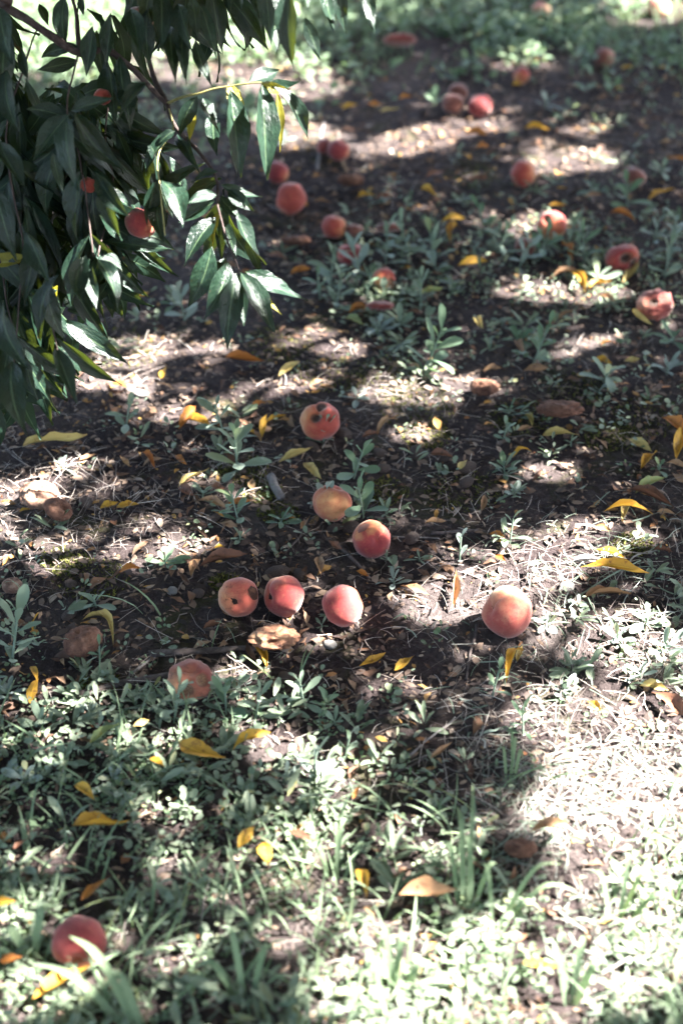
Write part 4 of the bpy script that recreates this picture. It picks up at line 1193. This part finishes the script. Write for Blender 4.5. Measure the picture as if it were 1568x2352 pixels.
# ------------------------------------------------------------------ weeds (each a plant with its own leaves)
def spatula(k, mat='weed'):
    r_ = random.Random(100 + k)
    V, UV, Fc = [], [], []
    nl, nw = 6, 2
    curl, fold = r_.uniform(-.10, .26), r_.uniform(.15, .5)
    for i in range(nl + 1):
        t = i / nl
        w = .5 * (.16 + .84 * math.sin(math.pi * min(1, max(0, (t - .12)) / .88 * .70 + .06)) ** 1.5) if t > .12 else .08
        if i == nl:
            w = .17
        for j in range(nw + 1):
            s = j - 1
            V.append(Vector((t, s * w, -curl * t * t + abs(s) * w * fold * .35 + .03 * noise.noise((t * 4, s * 2, k * 5.5)))))
            UV.append((t, j / nw))
    for i in range(nl):
        for j in range(nw):
            Fc.append((i * 3 + j, (i + 1) * 3 + j, (i + 1) * 3 + j + 1, i * 3 + j + 1))
    return mesh_from("weed_leaf", V, Fc, M[mat], True, UV)


SPATS = [[spatula(k, m) for k in range(8)] for m in ('weed', 'weed_green', 'weed_grey')]
SV, SF = tube_arrays(resample([(0, 0, 0), (.02, .01, .5), (.0, .0, 1)], 6), [.5] * 7, 5)
STEM = mesh_from("stem", SV, SF, M['weed_stem'])


def weed(px, py, hpx, n, style, desc=None, group="grey green weeds on the soil", lean=0.0):
    """px,py foot of the plant; hpx its spread or height in the photo"""
    p = gp(px, py)
    S = hpx * depth(p) / F
    root = empty("weed", p, random.uniform(0, 6.28))
    SPAT = random.choice((SPATS[0], SPATS[0], SPATS[1], SPATS[2]))
    slim = random.uniform(.72, 1.1)
    root.rotation_euler.x = random.uniform(-.28, .28)
    root.rotation_euler.y = random.uniform(-.28, .28)
    st = link("stem", STEM, root)
    Hs = S * (1.0 if style == 's' else .28)
    st.scale = (.0028 + S * .012, .0028 + S * .012, Hs * .95)
    for i in range(n):
        u = i / max(1, n - 1)
        a = i * 2.4 + random.uniform(-.3, .3)
        if style == 's':
            z = Hs * (.06 + .9 * u)
            el = math.radians(random.uniform(5, 30) + 50 * u ** 1.5)
            L = S * (.66 - .20 * u) * random.uniform(.55, 1.2)
        else:
            z = Hs * (.2 + .7 * u)
            el = math.radians(random.uniform(2, 22) + 48 * u ** 2)
            L = S * (.66 - .18 * u) * random.uniform(.55, 1.2)
        L = min(L, .068)
        lf = link("leaf", SPAT[(i * 3 + int(px)) % 8], root)
        d = Vector((math.cos(a) * math.cos(el), math.sin(a) * math.cos(el), math.sin(el)))
        up = Vector((-math.cos(a) * math.sin(el), -math.sin(a) * math.sin(el), math.cos(el)))
        up = (up + Vector((random.uniform(-.35, .35), random.uniform(-.35, .35), 0))).normalized()
        Y = up.cross(d).normalized()
        Z = d.cross(Y)
        w = L * random.uniform(.30, .44) * slim
        lf.matrix_local = Matrix(((d.x * L, Y.x * w, Z.x * L, 0), (d.y * L, Y.y * w, Z.y * L, 0), (d.z * L, Y.z * w, Z.z * L, z), (0, 0, 0, 1)))
    size = "tall upright" if (style == 's' and hpx > 85) else ("upright" if style == 's' else ("tiny" if hpx < 42 else ("spreading" if hpx > 75 else "small")))
    tag(root, near(desc or f"{size} grey green weed", px, py - hpx * .25), "weed", group)


WEEDS = [(515, 1000, 95, 11, 's'), (545, 1085, 110, 14, 's'), (465, 1145, 70, 9, 'r'), (742, 1022, 66, 7, 's'), (812, 1100, 90, 8, 's'), (835, 1190, 100, 11, 's'), (750, 1185, 78, 9, 's'), (380, 1300, 78, 9, 'r'), (222, 1395, 84, 7, 'r'), (548, 1200, 84, 10, 's'), (550, 1245, 56, 9, 'r'),
         (645, 1205, 64, 10, 'r'), (290, 985, 74, 8, 's'), (148, 1080, 56, 8, 'r'), (975, 860, 120, 14, 's'), (820, 922, 60, 7, 'r'), (1155, 1010, 60, 7, 's'), (1158, 1085, 74, 10, 'r'), (1168, 955, 76, 7, 'r'), (1385, 880, 110, 10, 'r'), (1222, 840, 110, 12, 's'), (1185, 790, 70, 8, 'r'),
         (1510, 1085, 60, 7, 'r'), (1310, 1025, 50, 5, 'r'), (1180, 1140, 60, 9, 'r'), (1375, 905, 44, 5, 'r'), (760, 660, 90, 10, 's'), (770, 712, 90, 11, 's'), (830, 640, 90, 10, 's'), (885, 610, 90, 9, 's'), (940, 600, 90, 10, 's'), (1000, 625, 100, 11, 's'), (930, 690, 80, 9, 'r'), (965, 715, 76, 10, 's'),
         (870, 765, 80, 10, 'r'), (915, 755, 80, 10, 'r'), (985, 740, 60, 8, 'r'), (735, 690, 70, 8, 's'), (1140, 590, 84, 10, 's'), (1190, 620, 84, 9, 's'), (1235, 600, 84, 9, 's'), (1300, 575, 70, 9, 's'), (1340, 610, 84, 10, 's'), (1372, 650, 80, 10, 'r'), (1320, 590, 70, 8, 's'), (1110, 530, 66, 8, 's'),
         (1140, 550, 66, 8, 'r'), (1440, 475, 80, 9, 's'), (1525, 640, 90, 9, 's'), (1540, 580, 84, 9, 's'), (1500, 560, 60, 8, 's'), (1400, 705, 66, 9, 'r'), (1545, 790, 80, 9, 'r'), (1530, 860, 80, 9, 'r'), (425, 740, 90, 8, 's'), (398, 705, 60, 6, 'r'), (840, 690, 70, 8, 's'), (880, 690, 70, 8, 'r'), (1040, 660, 60, 7, 'r'),
         (28, 1530, 150, 12, 's'), (20, 1610, 100, 10, 'r'), (152, 1600, 66, 6, 'r'), (95, 1670, 90, 9, 'r'), (230, 1530, 60, 5, 's'), (270, 1690, 70, 8, 'r'), (400, 1660, 130, 11, 's'), (352, 1635, 80, 8, 'r'), (205, 1645, 80, 9, 'r'), (545, 1590, 84, 9, 'r'), (520, 1640, 90, 10, 's'), (585, 1660, 84, 9, 's'), (700, 1625, 90, 9, 's'),
         (745, 1625, 70, 8, 'r'), (640, 1655, 64, 7, 'r'), (770, 1665, 66, 7, 'r'), (1055, 1290, 64, 7, 's'), (962, 1290, 50, 7, 'r'), (905, 1345, 66, 9, 'r'), (885, 1290, 50, 7, 'r'), (1170, 1250, 64, 7, 's'), (885, 1185, 60, 7, 'r'), (790, 1750, 80, 8, 's'), (760, 1425, 50, 8, 'r'), (740, 1440, 40, 6, 'r'), (905, 1310, 46, 7, 'r'),
         (1325, 1400, 60, 8, 'r'), (1480, 1440, 90, 10, 'r'), (1420, 1480, 90, 10, 'r'), (1530, 1500, 90, 10, 'r'), (1260, 1440, 60, 8, 'r'), (720, 1800, 100, 10, 's'), (650, 1800, 80, 9, 'r'), (560, 1835, 80, 9, 'r'), (150, 1760, 90, 9, 'r'), (60, 1800, 90, 9, 'r'), (260, 1800, 80, 9, 'r'), (1290, 1600, 80, 10, 'r'), (1200, 1690, 90, 10, 's'), (1130, 1600, 70, 8, 's'),
         (1470, 1560, 80, 9, 'r'), (1000, 240, 60, 7, 'r'), (1250, 250, 60, 7, 'r'), (1360, 445, 60, 7, 'r'), (655, 330, 56, 6, 'r'), (880, 470, 60, 6, 'r'), (1515, 400, 60, 7, 'r')]
for w in WEEDS:
    weed(*w)


# ------------------------------------------------------------------ near grass tufts
def tuft(px, py, blades, desc):
    """blades: (base dx px, tip x, tip y, height of the arch m, width mm)"""
    p = gp(px, py)
    root = empty("grass_tuft", p)
    for (bdx, tx, ty, lift, wmm) in blades:
        b = gp(px + bdx, py) - p
        tip = at(tx, ty, depth(p) - lift * .25) if lift > .05 else gp(tx, ty, .02)
        tip = tip - p
        mid = b.lerp(tip, .5) + Vector((0, 0, .03 + lift * .25))
        ps = resample([b, mid, tip], 10)
        V, Fc = [], []
        side = (tip - b).cross(Vector((0, -.5, 1)))
        if side.length < 1e-4:
            side = Vector((1, 0, 0))
        side.normalize()
        for i, q in enumerate(ps):
            t = i / 10
            w = wmm * .0005 * (min(1, .55 + t * 2) * (1 - t ** 3) + .03)
            V += [q - side * w + Vector((0, 0, w * .5)), q, q + side * w + Vector((0, 0, w * .5))]
        for i in range(10):
            for j in range(2):
                Fc.append((i * 3 + j, i * 3 + j + 1, i * 3 + 4 + j, i * 3 + 3 + j))
        link("blade", mesh_from("blade", V, Fc, M['blade'], True), root)
    USED.add(desc)
    tag(root, desc, "grass tuft", "grass tufts in the near ground")


tuft(1062, 2090, [(0, 1048, 1850, .10, 8), (10, 1085, 1800, .10, 6), (20, 1060, 1920, .12, 8), (-10, 1010, 1930, .08, 6), (25, 1150, 1990, .06, 7), (-20, 960, 2040, .04, 7)], "upright clump of broad grass blades in front of the decayed grass peach")
tuft(320, 2375, [(0, 160, 2150, .09, 11), (10, 250, 2230, .07, 10), (-20, 60, 2210, .05, 10)], "broad grass blades leaning across the near grass peach")
tuft(80, 2210, [(0, 130, 2080, .06, 12), (-10, 0, 2160, .06, 12), (20, 190, 2180, .04, 9), (-30, -20, 2240, .03, 11)], "pale sunlit broad grass beside the near grass peach at the edge")
tuft(1150, 2120, [(0, 1290, 1985, .08, 6), (10, 1330, 2050, .06, 7), (-20, 1100, 1985, .07, 6), (5, 1250, 2100, .03, 7)], "arching grass tuft lying between the upright clump and bright weeds")
tuft(1420, 2120, [(0, 1500, 2010, .08, 6), (-20, 1340, 2010, .08, 7), (20, 1560, 2080, .05, 7), (0, 1440, 1960, .1, 6)], "sunlit grass tuft near the bright lower edge with long thin blades")
tuft(900, 2290, [(0, 940, 2150, .08, 9), (-20, 820, 2190, .06, 9), (20, 1010, 2230, .05, 9), (0, 870, 2120, .09, 8)], "blurred grass tuft low in the middle with broad pale blades")
tuft(560, 2290, [(0, 520, 2130, .08, 9), (20, 640, 2180, .07, 9), (-20, 440, 2230, .05, 9)], "shaded grass tuft in the low dark green cover")
tuft(1300, 2310, [(0, 1250, 2190, .07, 10), (20, 1390, 2220, .06, 10), (10, 1340, 2150, .08, 8)], "blurred pale grass tuft in the sunny near corner")
tuft(1170, 1800, [(0, 1185, 1700, .06, 5), (8, 1200, 1740, .05, 5), (-8, 1140, 1730, .05, 5), (4, 1165, 1680, .08, 4)], "fine grass tuft at the border of shade and bright weeds")
tuft(770, 2020, [(0, 800, 1880, .07, 6), (-15, 700, 1930, .05, 7), (20, 860, 1950, .04, 7), (5, 770, 1890, .07, 5)], "dark green shaded grass tuft left of the upright clump")

# ------------------------------------------------------------------ uncountable cover: litter, straw, moss, leaves, grass
GREEN_D = [
    "9999999998", "7665321122", "3221001112", "1111134433", "1121255354", "1111133322", "1213121222", "1113131322", "1122222211", "3210012123", "4433221133", "7764552222", "8876664223", "7766656335", "7666556545", "7777666655"]
STRAW_D = [
    "1111000011", "2222111111", "3333322333", "2222222222", "3333222222", "5554321332", "7777664334", "8865434334", "8875333488", "5433236788", "3455335688", "3334467999", "3333344999", "4444444888", "4444455888", "4444455777"]
LITTER_D = [
    "1111111112", "2224666666", "6777888888", "7777877777", "7777665666", "8887777777", "8888776777", "8888877777", "8888888866", "8888888866", "7777888866", "6666688866", "5556666766", "5555566666", "5555566665", "5555566665"]


def dens(grid, px, py):
    G = np.array([[int(c) for c in r] for r in grid], dtype=float) / 9
    gx = np.clip(px / (W0 / 10) - .5, 0, 8.999)
    gy = np.clip(py / (H0 / 16) - .5, 0, 14.999)
    ix, iy = gx.astype(int), gy.astype(int)
    fx, fy = gx - ix, gy - iy
    return (G[iy, ix] * (1 - fx) * (1 - fy) + G[iy, ix + 1] * fx * (1 - fy) + G[iy + 1, ix] * (1 - fx) * fy + G[iy + 1, ix + 1] * fx * fy)


def scatter_points(n, grid, ylo=.85, yhi=6.6, power=1.0, clump=None):
    y = rng.uniform(ylo, yhi, n)
    hw = .24 * (.8 * y + .95) + .22
    x = rng.uniform(-1, 1, n) * (.24 * (.8 * yhi + .95) + .22)
    k = np.abs(x) < hw
    x, y = x[k], y[k]
    px, py = proj(np.stack([x, y, np.zeros_like(x)], 1))
    d = dens(grid, px, py) ** power
    if clump:
        cn = np.array([noise.noise((a * clump, b * clump, 2.2)) for a, b in zip(x, y)])
        d = d * np.clip(.55 + 1.3 * cn, 0.04, 1.6)
    k = rng.random(len(x)) < d
    x, y = x[k], y[k]
    z = np.array([height(a, b) for a, b in zip(x, y)])
    return np.stack([x, y, z], 1)


def soup(name, P, X, Z, sx, sy, tv, tf, mat, smooth=True, sz=None):
    n = len(P)
    X = X / np.linalg.norm(X, axis=1)[:, None]
    Y = np.cross(Z, X)
    Y /= np.linalg.norm(Y, axis=1)[:, None] + 1e-9
    Zn = np.cross(X, Y)
    sz = sx if sz is None else sz
    V = (P[:, None, :] + tv[None, :, 0:1] * (X * sx[:, None])[:, None, :] + tv[None, :, 1:2] * (Y * sy[:, None])[:, None, :] + tv[None, :, 2:3] * (Zn * sz[:, None])[:, None, :]).reshape(-1, 3)
    T = (tf[None] + (np.arange(n) * len(tv))[:, None, None]).reshape(-1, 3)
    return link(name, mesh_np(name, V, T, mat, None, smooth))


def yaw_vec(n, zlo, zhi):
    a = rng.uniform(0, 2 * math.pi, n)
    return np.stack([np.cos(a), np.sin(a), rng.uniform(zlo, zhi, n)], 1)


def jit_up(n, s):
    v = rng.normal(size=(n, 3)) * s
    v[:, 2] = 1
    return v


# litter flakes
P = scatter_points(110000, LITTER_D, 1.0, 6.2)
n = len(P)
tv = np.array([(-.5, 0, 0), (-.2, -.45, .10), (-.15, .5, .06), (.2, -.4, .16), (.25, .42, .12), (.5, .05, .02)])
tf = np.array([(0, 1, 2), (1, 3, 2), (2, 3, 4), (3, 5, 4)])
s = np.minimum(rng.lognormal(math.log(.0100), .55, n), .024)
P[:, 2] += rng.uniform(.001, .006, n)
tag(soup("leaf_litter", P, yaw_vec(n, -.25, .25), jit_up(n, .35), s, s * rng.uniform(.18, .62, n), tv, tf, M['litter'], False), "crumbled brown leaf litter and bark chips strewn on the soil", None, None, "stuff")

# curled dry leaves, too many and too broken to count
P = scatter_points(10000, LITTER_D, 1.0, 6.0, 1.6, 2.0)
n = len(P)
V0, uv0, f0 = leaf_arrays(6, 2, .16, .10, .5, 1.2, .42, .08, .1, .42, 3, .3)
tv = np.array([tuple(v) for v in V0])
tf = np.array([q for f in f0 for q in ((f[0], f[1], f[2]), (f[0], f[2], f[3]))])
s = rng.uniform(.016, .042, n)
P[:, 2] += rng.uniform(.002, .008, n)
tag(soup("dry_leaf_litter", P, yaw_vec(n, -.2, .3), jit_up(n, .4) * np.where(rng.random(n) < .35, -1, 1)[:, None], s, s * rng.uniform(.6, 1.1, n), tv, tf, M['dry_litter'], True), "curled dry brown leaves scattered among the crumbs", None, None, "stuff")

# broken dark sticklets
P = scatter_points(4500, LITTER_D, 1.0, 5.5, 1.6, 2.0)
n = len(P)
a6 = [2 * math.pi * k / 4 for k in range(4)]
tv = np.array([(t, .5 * math.cos(a) + 4 * math.sin(t * 5), .5 * math.sin(a) + .5) for t in (-.5, -.1, .2, .5) for a in a6])
tf = np.array([q for i in range(3) for k in range(4) for q in ((i * 4 + k, i * 4 + (k + 1) % 4, i * 4 + 4 + k), (i * 4 + (k + 1) % 4, i * 4 + 4 + (k + 1) % 4, i * 4 + 4 + k))])
s = rng.uniform(.03, .10, n)
w = rng.uniform(.0012, .0030, n)
P[:, 2] += .002
tag(soup("sticklets", P, yaw_vec(n, -.08, .08), jit_up(n, .05), s, w * np.where(rng.random(n) < .5, -1, 1), tv, tf, M['sticklet'], True, w), "small broken dark sticks lying in the leaf litter", None, None, "stuff")

# straw
P = scatter_points(115000, STRAW_D, 1.0, 5.8, 1.4, 3.0)
n = len(P)
BEND = 2.5
t5 = np.linspace(0, 1, 6)
tv = np.array([(t - .5, s_ + BEND * math.sin(t * 3.0), .25 * t * (1 - t)) for t in t5 for s_ in (-.5, .5)])
tf = np.array([q for i in range(5) for q in ((2 * i, 2 * i + 1, 2 * i + 2), (2 * i + 1, 2 * i + 3, 2 * i + 2))])
s = rng.lognormal(math.log(.034), .4, n)
P[:, 2] += rng.uniform(.004, .014, n)
sy = rng.uniform(.0004, .0011, n) * np.where(rng.random(n) < .5, -1, 1)
o = soup("straw", P, yaw_vec(n, -.18, .18), jit_up(n, .45), s, sy, tv, tf, M['straw'], False)
tag(o, "fine dry grass strands lying tangled on the soil", None, None, "stuff")

# bleached thatch of the open sunny side
THATCH_D = ["0000000000"] * 8 + ["0000000233", "0000003566", "0000002578", "0000000789", "0000000999", "0000002889", "0000123788", "1112233666"]
P = scatter_points(62000, THATCH_D, .85, 2.6, 1.5, 6.0)
n = len(P)
s = rng.lognormal(math.log(.030), .4, n)
P[:, 2] += rng.uniform(.003, .016, n)
t5 = np.linspace(0, 1, 5)
tv = np.array([(t - .5, s_ + 1.2 * math.sin(t * 3.0), .3 * t * (1 - t)) for t in t5 for s_ in (-.5, .5)])
tf = np.array([q for i in range(4) for q in ((2 * i, 2 * i + 1, 2 * i + 2), (2 * i + 1, 2 * i + 3, 2 * i + 2))])
o = soup("dry_thatch", P, yaw_vec(n, -.15, .2), jit_up(n, .4), s, (.0006 + .0026 * rng.random(n) ** 2.5) * np.where(rng.random(n) < .5, -1, 1), tv, tf, M['thatch'], False)
tag(o, "bleached dry grass thatch on the sunny near right ground", None, None, "stuff")

# moss
MOSS = [(980, 1000, 60), (1452, 1252, 50), (1490, 960, 90), (210, 1330, 90), (640, 790, 80), (900, 870, 90), (560, 1080, 60), (600, 1130, 50), (1060, 1130, 90), (760, 860, 80), (1200, 960, 80), (280, 800, 90), (150, 1290, 60), (640, 1180, 50), (960, 940, 90), (1330, 900, 80), (1080, 400, 60), (880, 1130, 60), (520, 1340, 40), (230, 1570, 50), (1400, 1000, 70)]
PP = []
for (mx, my, r) in MOSS:
    k = 420
    a, q = rng.uniform(0, 6.28, k), np.sqrt(rng.random(k))
    for u, v in zip(mx + r * q * np.cos(a), my + r * .55 * q * np.sin(a)):
        PP.append(tuple(gp(u, v)))
P = np.array(PP)
n = len(P)
tv = np.array([(0, -.5, 0), (0, .5, 0), (1, 0, 0)])
tf = np.array([(0, 1, 2)])
s = rng.uniform(.004, .010, n)
tag(soup("moss", P, yaw_vec(n, .4, 1.6), rand_unit(n), s, s * .45, tv, tf, M['moss'], False), "yellow green moss cushions on the bare soil", None, None, "stuff")


# small leaved cover
def cover(name, P, per, smin, smax, mat, label, spread, zmax, ratio=(.5, .85)):
    n0 = len(P)
    n = n0 * per
    Q = np.repeat(P, per, axis=0)
    a = rng.uniform(0, 2 * math.pi, n)
    el = rng.uniform(-.1, .9, n)
    X = np.stack([np.cos(a), np.sin(a), el], 1)
    size = np.repeat(rng.uniform(smin, smax, n0), per) * rng.uniform(.7, 1.2, n)
    Q = Q + X * (spread * rng.uniform(.2, 1.0, n))[:, None]
    Q[:, 2] = np.repeat(P[:, 2], per) + rng.random(n) ** 1.5 * zmax + .003
    tv = np.array([(0, -.08, 0), (0, .08, 0), (.3, -.38, .05), (.3, 0, -.02), (.3, .38, .05), (.68, -.5, .07), (.68, 0, .0), (.68, .5, .07), (.95, -.26, .0), (1.02, 0, -.04), (.95, .26, .0)])
    tf = np.array([(0, 2, 3), (0, 3, 1), (1, 3, 4), (2, 5, 6), (2, 6, 3), (3, 6, 7), (3, 7, 4), (5, 8, 9), (5, 9, 6), (6, 9, 10), (6, 10, 7)])
    o = soup(name, Q, X, jit_up(n, .4), size, size * rng.uniform(*ratio, n), tv, tf, mat)
    tag(o, label, None, None, "stuff")


P = scatter_points(52000, GREEN_D, .85, 4.2, 2.2, 7.0)
cover("ground_cover", P, 5, .006, .0155, M['cover'], "low clover like ground cover with small grey green leaves", .012, .028)
P = scatter_points(13000, GREEN_D, .85, 4.2, 2.2, 6.5)
cover("narrow_ground_cover", P, 6, .018, .040, M['cover'], "low rosettes of narrow grey green leaves among the clover", .006, .022, (.22, .36))
P = scatter_points(26000, GREEN_D, .85, 3.6, 2.6, 7.5)
cover("fine_ground_cover", P, 7, .005, .010, M['lush'], "tiny fresh green leaves low between the larger ones", .010, .020)
P = scatter_points(15000, GREEN_D, 3.7, 6.6, 2.2, 3.0)
P = P[P[:, 1] > 3.9]
cover("lush_ground_cover", P, 6, .016, .034, M['lush'], "lush green clover cover on the far ground", .022, .05)


# grass
def grass(name, P, lmin, lmax, wmin, wmax, mat, label):
    n = len(P)
    t5 = np.linspace(0, 1, 6)
    tv = np.array([(t ** 1.3 * .75, s_ * .5 * (1 - t ** 2.2) + .0, (t - .45 * t * t)) for t in t5 for s_ in (-1, 1)])
    tf = np.array([q for i in range(5) for q in ((2 * i, 2 * i + 1, 2 * i + 2), (2 * i + 1, 2 * i + 3, 2 * i + 2))])
    L = rng.uniform(lmin, lmax, n)
    o = soup(name, P, yaw_vec(n, -.1, .1), jit_up(n, .3), L * rng.uniform(.3, 1.2, n), rng.uniform(wmin, wmax, n), tv, tf, mat, True, L)
    tag(o, label, None, None, "stuff")


P = scatter_points(12000, GREEN_D, .85, 2.3, 1.6, 5.5)
P = P[rng.random(len(P)) < np.clip((1.85 - P[:, 1]) / .6, .04, 1)]
grass("grass", P, .04, .13, .0018, .0055, M['grass'], "thin grass blades growing through the near ground cover")
P = scatter_points(26000, GREEN_D, 4.1, 7.0, 2.0, 2.5)
grass("far_grass", P, .04, .10, .003, .006, M['grass'], "soft green grass on the far ground")
print("crown leaves", n_crown, "branch leaves", n_leaf, "labels", len(USED), None in USED)
